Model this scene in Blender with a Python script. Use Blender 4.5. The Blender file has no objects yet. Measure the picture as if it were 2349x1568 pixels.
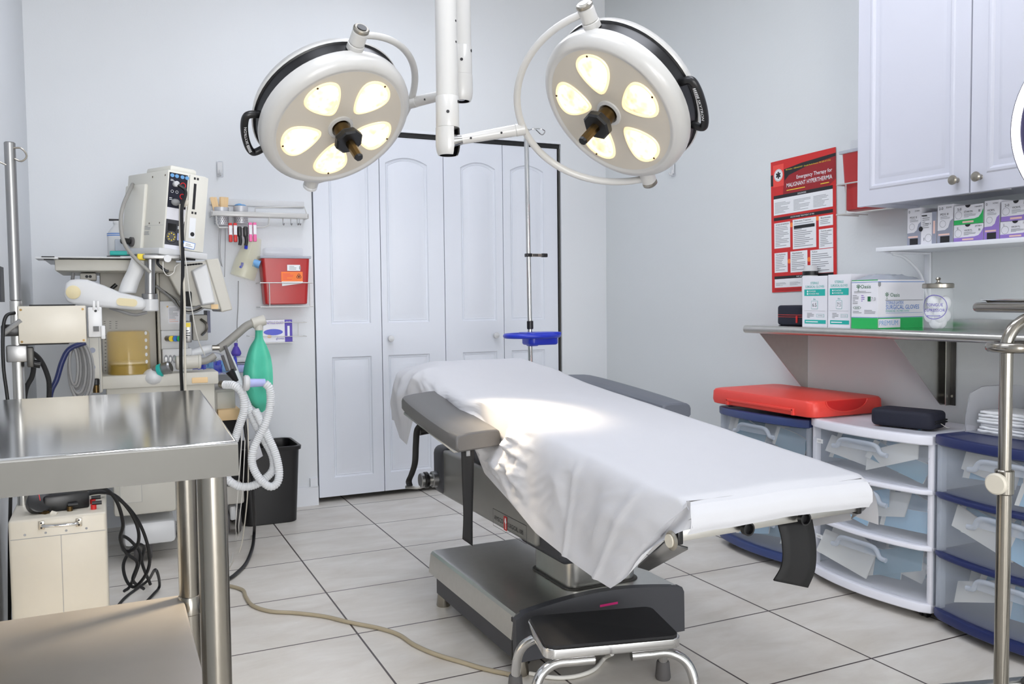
import bpy, bmesh, math, random
from math import sin, cos, pi, radians, sqrt
from mathutils import Vector, Matrix, noise
from mathutils.geometry import tessellate_polygon
random.seed(7)
SC = bpy.context.scene
COL = SC.collection
V = Vector

# ---------------------------------------------------------------- camera
F_PX, YAW, PITCH, ROLL = 1978.264, .4388, -.0484, -.0111
CAM = V((-.7322, -4.1832, 1.1162))
def _basis():
    cy, sy, cp, sp, cr, sr = cos(YAW), sin(YAW), cos(PITCH), sin(PITCH), cos(ROLL), sin(ROLL)
    f = V((sy*cp, cy*cp, sp)); r = V((cy, -sy, 0)); u = r.cross(f)
    return cr*r + sr*u, -sr*r + cr*u, f
CR, CU, CF = _basis()
cam_data = bpy.data.cameras.new('camera')
cam_data.sensor_width = 36; cam_data.lens = F_PX/2349*36; cam_data.clip_start = .05
cam = bpy.data.objects.new('camera', cam_data); COL.objects.link(cam)
cam.matrix_world = Matrix(((CR.x, CU.x, -CF.x, CAM.x), (CR.y, CU.y, -CF.y, CAM.y), (CR.z, CU.z, -CF.z, CAM.z), (0, 0, 0, 1)))
SC.camera = cam
def ray(px, py): return CF + CR*((px-1174.5)/F_PX) - CU*((py-784)/F_PX)
def ax(px, py, x): d = ray(px, py); return CAM + d*((x-CAM.x)/d.x)
def ay(px, py, y): d = ray(px, py); return CAM + d*((y-CAM.y)/d.y)
def az(px, py, z): d = ray(px, py); return CAM + d*((z-CAM.z)/d.z)
def ad(px, py, k): return CAM + ray(px, py)*k

# ---------------------------------------------------------------- materials
def lin(c):
    return tuple((v/255/12.92 if v/255 <= .04045 else ((v/255+.055)/1.055)**2.4) for v in c)
MATS = {}
def mat(name, col, rough=.5, metal=0., var=.05, scale=12., bump=0., bscale=200., alpha=1., emit=0., ecol=None, trans=0., coat=0., sheen=0., aniso=0., spec=.5):
    if name in MATS: return MATS[name]
    m = bpy.data.materials.new(name); m.use_nodes = True
    nt = m.node_tree; b = nt.nodes['Principled BSDF']
    c = lin(col)
    tc = nt.nodes.new('ShaderNodeTexCoord')
    no = nt.nodes.new('ShaderNodeTexNoise'); no.inputs['Scale'].default_value = scale; no.inputs['Detail'].default_value = 4
    nt.links.new(tc.outputs['Object'], no.inputs['Vector'])
    mx = nt.nodes.new('ShaderNodeMix'); mx.data_type = 'RGBA'
    mx.inputs[6].default_value = (*[v*(1-var) for v in c], 1); mx.inputs[7].default_value = (*[min(1, v*(1+var)) for v in c], 1)
    nt.links.new(no.outputs['Fac'], mx.inputs[0]); nt.links.new(mx.outputs[2], b.inputs['Base Color'])
    b.inputs['Roughness'].default_value = rough; b.inputs['Metallic'].default_value = metal
    b.inputs['Specular IOR Level'].default_value = spec
    if trans: b.inputs['Transmission Weight'].default_value = trans
    if coat: b.inputs['Coat Weight'].default_value = coat; b.inputs['Coat Roughness'].default_value = .08
    if sheen: b.inputs['Sheen Weight'].default_value = sheen
    if aniso: b.inputs['Anisotropic'].default_value = aniso
    if emit:
        b.inputs['Emission Color'].default_value = (*lin(ecol or col), 1); b.inputs['Emission Strength'].default_value = emit
    if bump:
        n2 = nt.nodes.new('ShaderNodeTexNoise'); n2.inputs['Scale'].default_value = bscale; n2.inputs['Detail'].default_value = 3
        nt.links.new(tc.outputs['Object'], n2.inputs['Vector'])
        bp = nt.nodes.new('ShaderNodeBump'); bp.inputs['Strength'].default_value = bump; bp.inputs['Distance'].default_value = .002
        nt.links.new(n2.outputs['Fac'], bp.inputs['Height']); nt.links.new(bp.outputs['Normal'], b.inputs['Normal'])
    if alpha < 1:
        out = nt.nodes['Material Output']; tr = nt.nodes.new('ShaderNodeBsdfTransparent'); ms = nt.nodes.new('ShaderNodeMixShader')
        ms.inputs[0].default_value = alpha
        nt.links.new(tr.outputs[0], ms.inputs[1]); nt.links.new(b.outputs[0], ms.inputs[2]); nt.links.new(ms.outputs[0], out.inputs[0])
    MATS[name] = m
    return m
wall_m = mat('wall_paint', (221, 224, 227), .62, var=.015, scale=3, bump=.12, bscale=140)
wallr_m = mat('wall_paint_right', (218, 222, 223), .5, var=.015, scale=3, bump=.22, bscale=90)
ceil_m = mat('ceiling_paint', (210, 210, 210), .8)
door_m = mat('door_paint', (222, 226, 234), .42, var=.012, scale=6)
cab_m = mat('cabinet_paint', (202, 204, 215), .45, var=.01)
trim_m = mat('trim_paint', (226, 229, 234), .4, var=.01)
dark_m = mat('closet_shade', (24, 24, 26), .8)  # near-black colour stands in for the unlit closet interior
white_m = mat('white_enamel', (198, 197, 194), .28, var=.02, coat=.25)
shelf_m = mat('satin_shelf', (176, 170, 162), .5, .55, var=.08, scale=10)
mon_m = mat('monitor_shell', (224, 222, 212), .45, var=.01)
whitep_m = mat('white_plastic', (212, 213, 214), .35, var=.02)
cream_m = mat('cream_enamel', (206, 200, 186), .35, var=.03, scale=30)
beige_m = mat('beige_plastic', (200, 197, 187), .45, var=.03, bump=.05, bscale=400)
beige2_m = mat('grey_beige_plastic', (188, 185, 177), .5, var=.03)
lamp_m = mat('lamp_face', (200, 193, 180), .35, var=.02)
black_m = mat('black_plastic', (20, 20, 22), .35, var=.2)
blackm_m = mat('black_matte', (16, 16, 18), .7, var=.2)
rubber_m = mat('black_rubber', (30, 30, 32), .75, var=.2, bump=.4, bscale=500)
greyr_m = mat('grey_rubber', (92, 90, 90), .7, var=.1)
chrome_m = mat('chrome', (205, 205, 205), .08, 1., var=.02)
steel_m = mat('brushed_steel', (204, 203, 199), .3, 1., var=.06, scale=40)
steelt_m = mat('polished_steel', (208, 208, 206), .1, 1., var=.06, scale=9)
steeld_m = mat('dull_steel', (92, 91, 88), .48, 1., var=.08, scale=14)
alu_m = mat('brushed_aluminium', (158, 158, 158), .38, 1., var=.05)
nickel_m = mat('satin_nickel', (165, 160, 150), .28, 1., var=.04)
brass_m = mat('dark_brass', (96, 78, 50), .32, 1., var=.2)
vinyl_m = mat('grey_vinyl', (92, 91, 91), .42, var=.08, bump=.1, bscale=350)
vinylb_m = mat('blue_grey_vinyl', (96, 100, 110), .45, var=.06, bump=.1, bscale=350)
char_m = mat('charcoal_plastic', (64, 65, 70), .5, var=.08, bump=.15, bscale=500)
cover_m = mat('dark_grey_metal', (150, 149, 145), .4, .6, var=.08)
sheet_m = mat('paper_sheet', (202, 203, 208), .8, var=.012, scale=20, bump=.14, bscale=420)
red_m = mat('red_plastic', (206, 36, 34), .38, var=.05)
redlid_m = mat('red_lid_plastic', (236, 74, 64), .4, var=.04)
redbox_m = mat('red_translucent', (178, 40, 40), .35, var=.05)
redd_m = mat('dark_red', (150, 22, 30), .5, var=.08)
orange_m = mat('orange_label', (250, 130, 62), .6)
clear_m = mat('clear_plastic', (225, 228, 235), .12, alpha=.22, var=.01)
clearfr_m = mat('frosted_plastic', (214, 223, 236), .25, alpha=.27, var=.02)
clearside_m = mat('frosted_side', (196, 204, 216), .35, alpha=.5, var=.02)
glass_m = mat('jar_glass', (235, 240, 242), .04, alpha=.14)
cartw_m = mat('cart_white', (232, 233, 242), .35, var=.01)
cartn_m = mat('cart_navy', (34, 44, 92), .38, var=.06)
cartb_m = mat('cart_blue', (58, 72, 120), .38, var=.06)
blue_m = mat('blue_plastic', (36, 56, 190), .3, var=.05)
navy_m = mat('navy_cloth', (26, 28, 44), .75, var=.2, bump=.4, bscale=500)
green_m = mat('green_bag', (84, 198, 166), .5, var=.06, bump=.15, bscale=60)
teal_m = mat('teal_print', (34, 176, 166), .5)
grn_m = mat('green_print', (38, 178, 92), .5)
dgrn_m = mat('dark_green_print', (20, 104, 60), .5)
bluep_m = mat('blue_print', (52, 120, 200), .5)
purple_m = mat('purple_print', (150, 122, 200), .5)
violet_m = mat('violet_print', (84, 66, 172), .5)
greyp_m = mat('grey_print', (150, 154, 170), .5)
ink_m = mat('black_ink', (30, 30, 34), .6)
inkg_m = mat('grey_ink', (150, 152, 156), .6)
yell_m = mat('yellow_print', (240, 214, 60), .5)
pink_m = mat('pink_plastic', (240, 110, 170), .4)
pinkt_m = mat('pink_towel', (236, 200, 190), .9, bump=.5, bscale=300)
magenta_m = mat('magenta_label', (222, 40, 130), .5)
card_m = mat('box_card', (230, 230, 236), .55, var=.01)
paper_m = mat('white_paper', (236, 238, 240), .6, var=.01)
wood_m = mat('pale_wood', (232, 200, 152), .6, var=.08)
amber_m = mat('amber_plastic', (246, 208, 104), .1, alpha=.34, var=.05)
amberd_m = mat('amber_base', (84, 64, 24), .3, var=.3)
lav_m = mat('lavender_plastic', (176, 184, 232), .4)
hose_m = mat('corrugated_white', (242, 244, 246), .35, alpha=.82)
mask_m = mat('clear_mask', (240, 234, 190), .15, alpha=.25)
stand_m = mat('stand_steel', (150, 146, 138), .2, 1., var=.06, scale=20)
tan_m = mat('tan_cable', (168, 156, 132), .55, var=.06)
greyc_m = mat('grey_cable', (140, 140, 140), .5)
cordb_m = mat('black_cord', (16, 16, 18), .45)
whitec_m = mat('white_cord', (222, 220, 214), .5)
cuff_m = mat('grey_corrugated', (150, 148, 142), .5)
bluel_m = mat('light_blue_plastic', (110, 164, 214), .4)
pouch_m = mat('pouch_paper', (224, 224, 218), .6, var=.03)
cup_m = mat('cup_metal', (205, 206, 210), .4, .3)
pouchb_m = mat('pouch_blue', (140, 186, 216), .4, var=.08)
poucht_m = mat('pouch_teal', (78, 128, 150), .45, var=.12)
lens_m = mat('lamp_lens', (255, 238, 205), .12, emit=1., ecol=(255, 232, 186), var=.02)
def _lens():
    nt = lens_m.node_tree; b = nt.nodes['Principled BSDF']; tc = nt.nodes.new('ShaderNodeTexCoord')
    vo = nt.nodes.new('ShaderNodeTexVoronoi'); vo.inputs['Scale'].default_value = 55; vo.feature = 'SMOOTH_F1'
    no = nt.nodes.new('ShaderNodeTexNoise'); no.inputs['Scale'].default_value = 17; no.inputs['Detail'].default_value = 3
    ad_ = nt.nodes.new('ShaderNodeMath'); ad_.operation = 'MULTIPLY_ADD'; ad_.inputs[1].default_value = .35
    rp = nt.nodes.new('ShaderNodeValToRGB'); e = rp.color_ramp.elements
    e[0].position = .38; e[0].color = (.26, .15, .05, 1); e[1].position = .72; e[1].color = (.9, .82, .62, 1); k = e.new(.52); k.color = (.52, .39, .2, 1)
    nt.links.new(tc.outputs['Object'], vo.inputs['Vector']); nt.links.new(tc.outputs['Object'], no.inputs['Vector'])
    nt.links.new(vo.outputs['Distance'], ad_.inputs[0]); nt.links.new(no.outputs['Fac'], ad_.inputs[2]); nt.links.new(ad_.outputs[0], rp.inputs[0])
    nt.links.new(rp.outputs[0], b.inputs['Emission Color'])
_lens()
lensr_m = mat('lamp_lens_rim', (250, 232, 190), .15, emit=.45, ecol=(255, 226, 172))
ring_m = mat('ring_light_tube', (255, 255, 255), .3, emit=2.2, ecol=(246, 244, 255))
ringd_m = mat('ring_light_back', (30, 26, 60), .4)
panel_m = mat('ceiling_diffuser', (255, 255, 255), .5, emit=6.3, ecol=(240, 244, 255))

def floor_mat():
    m = bpy.data.materials.new('floor_tile'); m.use_nodes = True; nt = m.node_tree; b = nt.nodes['Principled BSDF']
    tc = nt.nodes.new('ShaderNodeTexCoord')
    br = nt.nodes.new('ShaderNodeTexBrick'); br.offset = 0; br.squash = 1
    for k, v in (('Scale', 1.), ('Mortar Size', .0034), ('Mortar Smooth', .1), ('Bias', 0.), ('Brick Width', .4572), ('Row Height', .4572)): br.inputs[k].default_value = v
    nt.links.new(tc.outputs['Object'], br.inputs['Vector'])
    n1 = nt.nodes.new('ShaderNodeTexNoise'); n1.inputs['Scale'].default_value = 3.2; n1.inputs['Detail'].default_value = 8; n1.inputs['Roughness'].default_value = .62; n1.inputs['Distortion'].default_value = .4
    mp = nt.nodes.new('ShaderNodeMapping'); mp.inputs['Scale'].default_value = (1, 2.2, 1)
    nt.links.new(tc.outputs['Object'], mp.inputs[0]); nt.links.new(mp.outputs[0], n1.inputs['Vector'])
    rp = nt.nodes.new('ShaderNodeValToRGB')
    rp.color_ramp.elements[0].position = .3; rp.color_ramp.elements[0].color = (*lin((208, 201, 190)), 1)
    rp.color_ramp.elements[1].position = .68; rp.color_ramp.elements[1].color = (*lin((230, 226, 219)), 1)
    nt.links.new(n1.outputs['Fac'], rp.inputs[0])
    mx = nt.nodes.new('ShaderNodeMix'); mx.data_type = 'RGBA'; mx.inputs[7].default_value = (*lin((74, 64, 62)), 1)
    nt.links.new(br.outputs['Fac'], mx.inputs[0]); nt.links.new(rp.outputs[0], mx.inputs[6]); nt.links.new(mx.outputs[2], b.inputs['Base Color'])
    b.inputs['Roughness'].default_value = .36
    bp = nt.nodes.new('ShaderNodeBump'); bp.invert = True; bp.inputs['Strength'].default_value = .5; bp.inputs['Distance'].default_value = .002
    nt.links.new(br.outputs['Fac'], bp.inputs['Height']); nt.links.new(bp.outputs['Normal'], b.inputs['Normal'])
    return m

# ---------------------------------------------------------------- mesh builder
def frame(o, u, v):
    """matrix whose X axis is u, Y axis v, Z axis u x v, origin o"""
    u = V(u).normalized(); n = u.cross(V(v)).normalized(); v = n.cross(u)
    return Matrix(((u.x, v.x, n.x, o[0]), (u.y, v.y, n.y, o[1]), (u.z, v.z, n.z, o[2]), (0, 0, 0, 1)))
def zframe(o, d):
    d = V(d).normalized(); a = V((0, 0, 1)) if abs(d.z) < .9 else V((1, 0, 0))
    x = a.cross(d).normalized(); y = d.cross(x)
    return Matrix(((x.x, y.x, d.x, o[0]), (x.y, y.y, d.y, o[1]), (x.z, y.z, d.z, o[2]), (0, 0, 0, 1)))
def spline(pts, n=8, closed=False):
    pts = [V(p) for p in pts]
    if len(pts) < 3: return pts
    out = []; N = len(pts); segs = N if closed else N-1
    for i in range(segs):
        p0 = pts[(i-1) % N] if closed or i > 0 else pts[0]*2-pts[1]
        p1 = pts[i]; p2 = pts[(i+1) % N]
        p3 = pts[(i+2) % N] if closed or i+2 < N else pts[-1]*2-pts[-2]
        for k in range(n):
            t = k/n
            out.append(.5*((2*p1)+(p2-p0)*t+(2*p0-5*p1+4*p2-p3)*t*t+(3*p1-p0-3*p2+p3)*t**3))
    if not closed: out.append(pts[-1])
    return out
class MB:
    def __init__(s, M=None): s.v = []; s.f = []; s.fm = []; s.fs = []; s.mats = []; s.M = M
    def mi(s, m):
        if m not in s.mats: s.mats.append(m)
        return s.mats.index(m)
    def add(s, vs, fs, m, sm=True, M=None):
        o = len(s.v); i = s.mi(m)
        for p in vs:
            p = V(p)
            if M is not None: p = M @ p
            if s.M is not None: p = s.M @ p
            s.v.append(p)
        for f in fs: s.f.append([o+k for k in f]); s.fm.append(i); s.fs.append(sm)
        return s
    def box(s, c, d, m, M=None, bev=0., seg=2, rz=0., taper=None):
        bm = bmesh.new(); bmesh.ops.create_cube(bm, size=1)
        for v in bm.verts:
            t = 1.
            if taper and v.co.z < 0: t = taper
            v.co = V((v.co.x*d[0]*t, v.co.y*d[1]*t, v.co.z*d[2]))
        if bev: bmesh.ops.bevel(bm, geom=bm.edges[:], offset=min(bev, min(d)*.49), segments=seg, affect='EDGES', profile=.5)
        T = Matrix.Translation(c) @ Matrix.Rotation(rz, 4, 'Z')
        if M is not None: T = M @ T
        bm.verts.index_update()
        s.add([v.co.copy() for v in bm.verts], [[v.index for v in f.verts] for f in bm.faces], m, bool(bev), T); bm.free(); return s
    def box2(s, a, b, m, **k):
        return s.box([(a[i]+b[i])/2 for i in range(3)], [abs(b[i]-a[i]) for i in range(3)], m, **k)
    def rbox(s, c, d, m, r, M=None, n=6, top=.0, bot=.0, ts=1.):
        """box with vertical edges rounded by r, horizontal edges by top/bot; ts scales the lower outline"""
        def loop(ins, z, k=1.):
            hx, hy, rr = (d[0]/2-ins)*k, (d[1]/2-ins)*k, max(r-ins, .0005)
            L = []
            for q, (sx, sy) in enumerate(((1, 1), (-1, 1), (-1, -1), (1, -1))):
                for i in range(n+1):
                    a = (q+i/n)*pi/2
                    L.append((c[0]+sx*(hx-rr)+rr*cos(a), c[1]+sy*(hy-rr)+rr*sin(a), z))
            return L
        rings = []; z0, z1 = c[2]-d[2]/2, c[2]+d[2]/2
        if bot:
            for i in range(5): a = i/4*pi/2; rings.append(loop(bot*(1-sin(a)), z0+bot*(1-cos(a)), ts))
        else: rings.append(loop(0, z0, ts))
        if top:
            for i in range(5): a = i/4*pi/2; rings.append(loop(top*(1-cos(a)), z1-top*(1-sin(a))))
        else: rings.append(loop(0, z1))
        s.rings(rings, m, True, True, True, M); return s
    def rings(s, R, m, closed=True, cap0=False, cap1=False, M=None, sm=True):
        n = len(R[0]); vs = [p for r in R for p in r]; fs = []
        for i in range(len(R)-1):
            for j in range(n if closed else n-1):
                k = (j+1) % n
                fs.append([i*n+j, i*n+k, (i+1)*n+k, (i+1)*n+j])
        if cap0: fs.append(list(range(n))[::-1])
        if cap1: fs.append([(len(R)-1)*n+j for j in range(n)])
        return s.add(vs, fs, m, sm, M)
    def cyl(s, a, b, r, m, r1=None, seg=24, bev=0., M=None):
        a, b = V(a), V(b); T = zframe(a, b-a); L = (b-a).length; r1 = r if r1 is None else r1
        pr = [(r-bev, 0), (r, bev), (r1, L-bev), (r1-bev, L)] if bev else [(r, 0), (r1, L)]
        return s.lathe(pr, m, (M @ T) if M is not None else T, seg)
    def lathe(s, prof, m, T=None, seg=32, cap=True):
        R = [[(r*cos(2*pi*j/seg), r*sin(2*pi*j/seg), z) for j in range(seg)] for r, z in prof]
        return s.rings(R, m, True, cap and prof[0][0] > 1e-6, cap and prof[-1][0] > 1e-6, T)
    def tube(s, pts, r, m, seg=10, smooth=8, closed=False, radii=None, M=None, flat=None):
        P = spline(pts, smooth, closed) if smooth else [V(p) for p in pts]
        n = len(P); R = []; up = None
        for i, p in enumerate(P):
            if closed: t = P[(i+1) % n]-P[i-1]
            else: t = P[min(i+1, n-1)]-P[max(i-1, 0)]
            t.normalize()
            if up is None:
                up = V((0, 0, 1)) if abs(t.z) < .9 else V((1, 0, 0))
            up = (up-t*up.dot(t)).normalized(); w = t.cross(up)
            rr = r if radii is None else (radii(i/(n-1)) if callable(radii) else radii[i])
            e = flat or 1.
            R.append([p+(up*cos(2*pi*j/seg)*e+w*sin(2*pi*j/seg))*rr for j in range(seg)])
        if closed: R.append(R[0])
        return s.rings(R, m, True, not closed, not closed, M)
    def corr(s, pts, r, m, pitch=.009, depth=.12, seg=12, M=None):
        P = spline(pts, 40); L = [0]
        for i in range(1, len(P)): L.append(L[-1]+(P[i]-P[i-1]).length)
        N = int(L[-1]/pitch*4); Q = []; j = 0
        for i in range(N+1):
            d = L[-1]*i/N
            while j < len(L)-2 and L[j+1] < d: j += 1
            t = (d-L[j])/max(L[j+1]-L[j], 1e-9); Q.append(P[j].lerp(P[j+1], min(max(t, 0), 1)))
        rad = [r*(1+depth*(1, .3, -.7, .3)[i % 4]) for i in range(len(Q))]
        return s.tube(Q, r, m, seg, 0, False, rad, M)
    def prism(s, poly, h0, h1, m, M=None, sm=False):
        n = len(poly)
        if sum(poly[i][0]*poly[(i+1) % n][1]-poly[(i+1) % n][0]*poly[i][1] for i in range(n)) < 0: poly = poly[::-1]
        vs = [(x, y, h0) for x, y in poly]+[(x, y, h1) for x, y in poly]
        fs = [[i, (i+1) % n, n+(i+1) % n, n+i] for i in range(n)]
        tri = tessellate_polygon([[V((x, y, 0)) for x, y in poly]])
        for t in tri:
            a, b, c = t
            k = (poly[b][0]-poly[a][0])*(poly[c][1]-poly[a][1])-(poly[c][0]-poly[a][0])*(poly[b][1]-poly[a][1])
            if k < 0: a, c = c, a
            fs.append([n+a, n+b, n+c]); fs.append([c, b, a])
        return s.add(vs, fs, m, sm, M)
    def rprism(s, poly, h0, h1, r, m, M=None, n=4):
        """prism with rounded rims"""
        N = len(poly)
        if sum(poly[i][0]*poly[(i+1) % N][1]-poly[(i+1) % N][0]*poly[i][1] for i in range(N)) < 0: poly = poly[::-1]
        nor = []
        for i in range(N):
            a = V((poly[i][0]-poly[i-1][0], poly[i][1]-poly[i-1][1])).normalized(); b = V((poly[(i+1) % N][0]-poly[i][0], poly[(i+1) % N][1]-poly[i][1])).normalized()
            k = V((a.y+b.y, -a.x-b.x)); k = k.normalized() if k.length > 1e-6 else V((a.y, -a.x)); nor.append(k/max(.4, k.dot(V((a.y, -a.x)))))
        L = lambda d, z: [(poly[i][0]-nor[i].x*d, poly[i][1]-nor[i].y*d, z) for i in range(N)]
        R = [L(r*(1-sin(k/n*pi/2)), h0+r*(1-cos(k/n*pi/2))) for k in range(n+1)]+[L(r*(1-cos(k/n*pi/2)), h1-r*(1-sin(k/n*pi/2))) for k in range(n+1)]
        return s.rings(R, m, True, True, True, M)
    def ell(s, c, r, m, M=None, seg=20, rg=12):
        vs = []; fs = []
        R = [[(c[0]+r[0]*sin(pi*i/rg)*cos(2*pi*j/seg), c[1]+r[1]*sin(pi*i/rg)*sin(2*pi*j/seg), c[2]-r[2]*cos(pi*i/rg)) for j in range(seg)] for i in range(rg+1)]
        return s.rings(R, m, True, False, False, M)
    def quadpatch(s, a, b, c, d, m, nu=8, nv=8, fn=None, M=None):
        a, b, c, d = map(V, (a, b, c, d)); R = []
        for i in range(nu+1):
            u = i/nu; row = []
            for j in range(nv+1):
                v = j/nv; p = a.lerp(b, u).lerp(d.lerp(c, u), v)
                if fn: p = p+fn(u, v)
                row.append(p)
            R.append(row)
        return s.rings(R, m, False, False, False, M)
    # flat print on a plane given by a frame (X right, Y up, Z out of the surface)
    def rect(s, x0, y0, x1, y1, m, T, lift=.0006):
        return s.add([(x0, y0, lift), (x1, y0, lift), (x1, y1, lift), (x0, y1, lift)], [[0, 1, 2, 3]], m, False, T)
    def poly(s, pts, m, T, lift=.0006):
        n = len(pts)
        if sum(pts[i][0]*pts[(i+1) % n][1]-pts[(i+1) % n][0]*pts[i][1] for i in range(n)) < 0: pts = pts[::-1]
        return s.add([(x, y, lift) for x, y in pts], [list(range(n))], m, False, T)
    def disc(s, x, y, r, m, T, lift=.0006, n=20, ry=None):
        return s.poly([(x+r*cos(2*pi*k/n), y+(ry or r)*sin(2*pi*k/n)) for k in range(n)], m, T, lift)
    def ringp(s, x, y, r, w, m, T, lift=.0007, n=28, ry=None):
        ry = ry or r; R = [[(x+(a)*cos(2*pi*k/n), y+(a/r*ry)*sin(2*pi*k/n), lift) for k in range(n)] for a in (r-w, r)]
        return s.rings(R[::-1], m, True, False, False, T, False)
    def lines(s, x0, y0, x1, y1, n, m, T, lift=.0008, frac=.4, seed=1):
        rnd = random.Random(seed); h = (y1-y0)/n
        for k in range(n):
            y = y1-(k+.5)*h; w = (x1-x0)*(rnd.uniform(.6, 1) if k % 4 != 3 else rnd.uniform(.3, .6))
            s.rect(x0, y-h*frac/2, x0+w, y+h*frac/2, m, T, lift)
        return s
    def text(s, txt, x, y, h, m, T, lift=.0009, width=None, align='LEFT', bold=0.):
        cu = bpy.data.curves.new('t', 'FONT'); cu.body = txt; cu.resolution_u = 2; cu.size = 1; cu.offset = bold
        o = bpy.data.objects.new('t', cu); COL.objects.link(o)
        bpy.context.view_layer.update()
        me = bpy.data.meshes.new_from_object(o.evaluated_get(bpy.context.evaluated_depsgraph_get()))
        vs = [v.co.copy() for v in me.vertices]; fs = [list(p.vertices) for p in me.polygons]
        bpy.data.objects.remove(o); bpy.data.curves.remove(cu); bpy.data.meshes.remove(me)
        if not vs: return s
        x0 = min(v.x for v in vs); x1 = max(v.x for v in vs)
        k = h/.7; kx = (width/(x1-x0)) if width else k
        dx = {'LEFT': 0, 'CENTER': -.5, 'RIGHT': -1}[align]*(x1-x0)*kx
        return s.add([((v.x-x0)*kx+x+dx, v.y*k+y, lift) for v in vs], fs, m, False, T)
    def build(s, name, parent=None, solid=0., angle=38, shared=None):
        me = bpy.data.meshes.new(name)
        off = V((0, 0, 0))
        if parent is not None: off = wloc(parent)
        else:
            lo = [min(v[i] for v in s.v) for i in range(3)]; hi = [max(v[i] for v in s.v) for i in range(3)]
            off = V(((lo[0]+hi[0])/2, (lo[1]+hi[1])/2, lo[2]))
        me.from_pydata([tuple(v-off) for v in s.v], [], s.f)
        for m in s.mats: me.materials.append(m)
        me.polygons.foreach_set('material_index', s.fm); me.polygons.foreach_set('use_smooth', s.fs)
        me.update(); me.set_sharp_from_angle(angle=radians(angle))
        o = bpy.data.objects.new(name, me); COL.objects.link(o)
        if parent is not None: o.parent = parent
        else: o.location = off
        if solid:
            md = o.modifiers.new('thickness', 'SOLIDIFY'); md.thickness = solid; md.offset = 0
        return o
def wloc(o):
    p = o.location.copy()
    while o.parent: o = o.parent; p += o.location
    return p
def tag(o, label, cat, group=None):
    o['label'] = label; o['category'] = cat
    if group: o['group'] = group
    return o
def thing(name, label, cat, loc, group=None):
    o = bpy.data.objects.new(name, None); o.empty_display_size = .05; o.location = V(loc); COL.objects.link(o)
    return tag(o, label, cat, group)
def struct(name, mb, **k):
    o = mb.build(name, **k); o['kind'] = 'structure'; return o
def lab(o, label): o['label'] = label; return o
def dup(root, delta, label=None):
    r = root.copy(); COL.objects.link(r); r.location = root.location + V(delta)
    if label: r['label'] = label
    for ch in list(root.children):
        c = ch.copy(); COL.objects.link(c); c.parent = r
        for g in list(ch.children):
            d = g.copy(); COL.objects.link(d); d.parent = c
    return r

# ================================================================= ROOM
YB, XR, XL, YF, ZC = .554, 2.161, -1.05, -12.0, 3.0
m = MB(); m.box2((XL-.1, YF-.1, -.1), (XR+.1, 1.3, 0), floor_mat()); fl = struct('floor', m)
# object origin at the world origin keeps the tile grid on the measured joints
d = fl.location.copy(); fl.data.transform(Matrix.Translation(d)); fl.location = (0, 0, 0)
DX0, DX1, DZ = .296, 1.838, 2.078
m = MB(); m.box2((XL-.1, YB, 0), (DX0, YB+.12, ZC), wall_m); m.box2((DX1, YB, 0), (XR+.1, YB+.12, ZC), wall_m); m.box2((DX0, YB, DZ), (DX1, YB+.12, ZC), wall_m)
struct('wall_back', m)
m = MB(); m.box2((XR, YF, 0), (XR+.1, YB, ZC), wallr_m); struct('wall_right', m)
m = MB(); m.box2((XL-.1, YF, 0), (XL, YB, ZC), wall_m); struct('wall_left', m)
m = MB(); m.box2((XL-.1, YF-.1, 0), (XR+.1, YF, ZC), wall_m); struct('wall_front', m)
m = MB(); m.box2((XL-.1, YF-.1, ZC), (XR+.1, YB+.12, ZC+.1), ceil_m); struct('ceiling', m)
m = MB()                                                            # closet behind the folding doors, its shade put into the wall colour
m.box2((DX0-.05, 1.2, 0), (DX1+.05, 1.25, DZ+.1), dark_m); m.box2((DX0-.05, YB+.12, 0), (DX0-.01, 1.2, DZ+.1), dark_m); m.box2((DX1+.01, YB+.12, 0), (DX1+.05, 1.2, DZ+.1), dark_m)
m.box2((DX0-.05, YB+.12, DZ+.06), (DX1+.05, 1.25, DZ+.1), dark_m)
struct('wall_closet', m)
m = MB(); m.box2((DX0+.003, YB+.016, DZ-.028), (DX1-.003, YB+.06, DZ-.002), black_m); m.box2((DX0+.0, YB-.004, DZ-.004), (DX1, YB+.01, DZ+.012), trim_m); struct('trim_1', m)
m = MB(); m.box2((DX1-.012, YB+.012, .0), (DX1-.002, YB+.05, DZ-.03), steeld_m); struct('trim_2', m)
m = MB(); m.box2((XL, YB-.014, 0), (DX0, YB, .1), trim_m); m.box2((XL, YB-.012, .1), (DX0, YB, .106), trim_m); m.box2((DX0-.045, YB-.02, .106), (DX0-.004, YB, .152), trim_m); struct('baseboard_back', m)
m = MB(); m.box2((DX1, YB-.014, 0), (XR, YB, .1), trim_m); struct('baseboard_corner', m)
m = MB(); m.box2((XR-.014, YF, 0), (XR, YB-.014, .1), trim_m); struct('baseboard_right', m)

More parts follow.
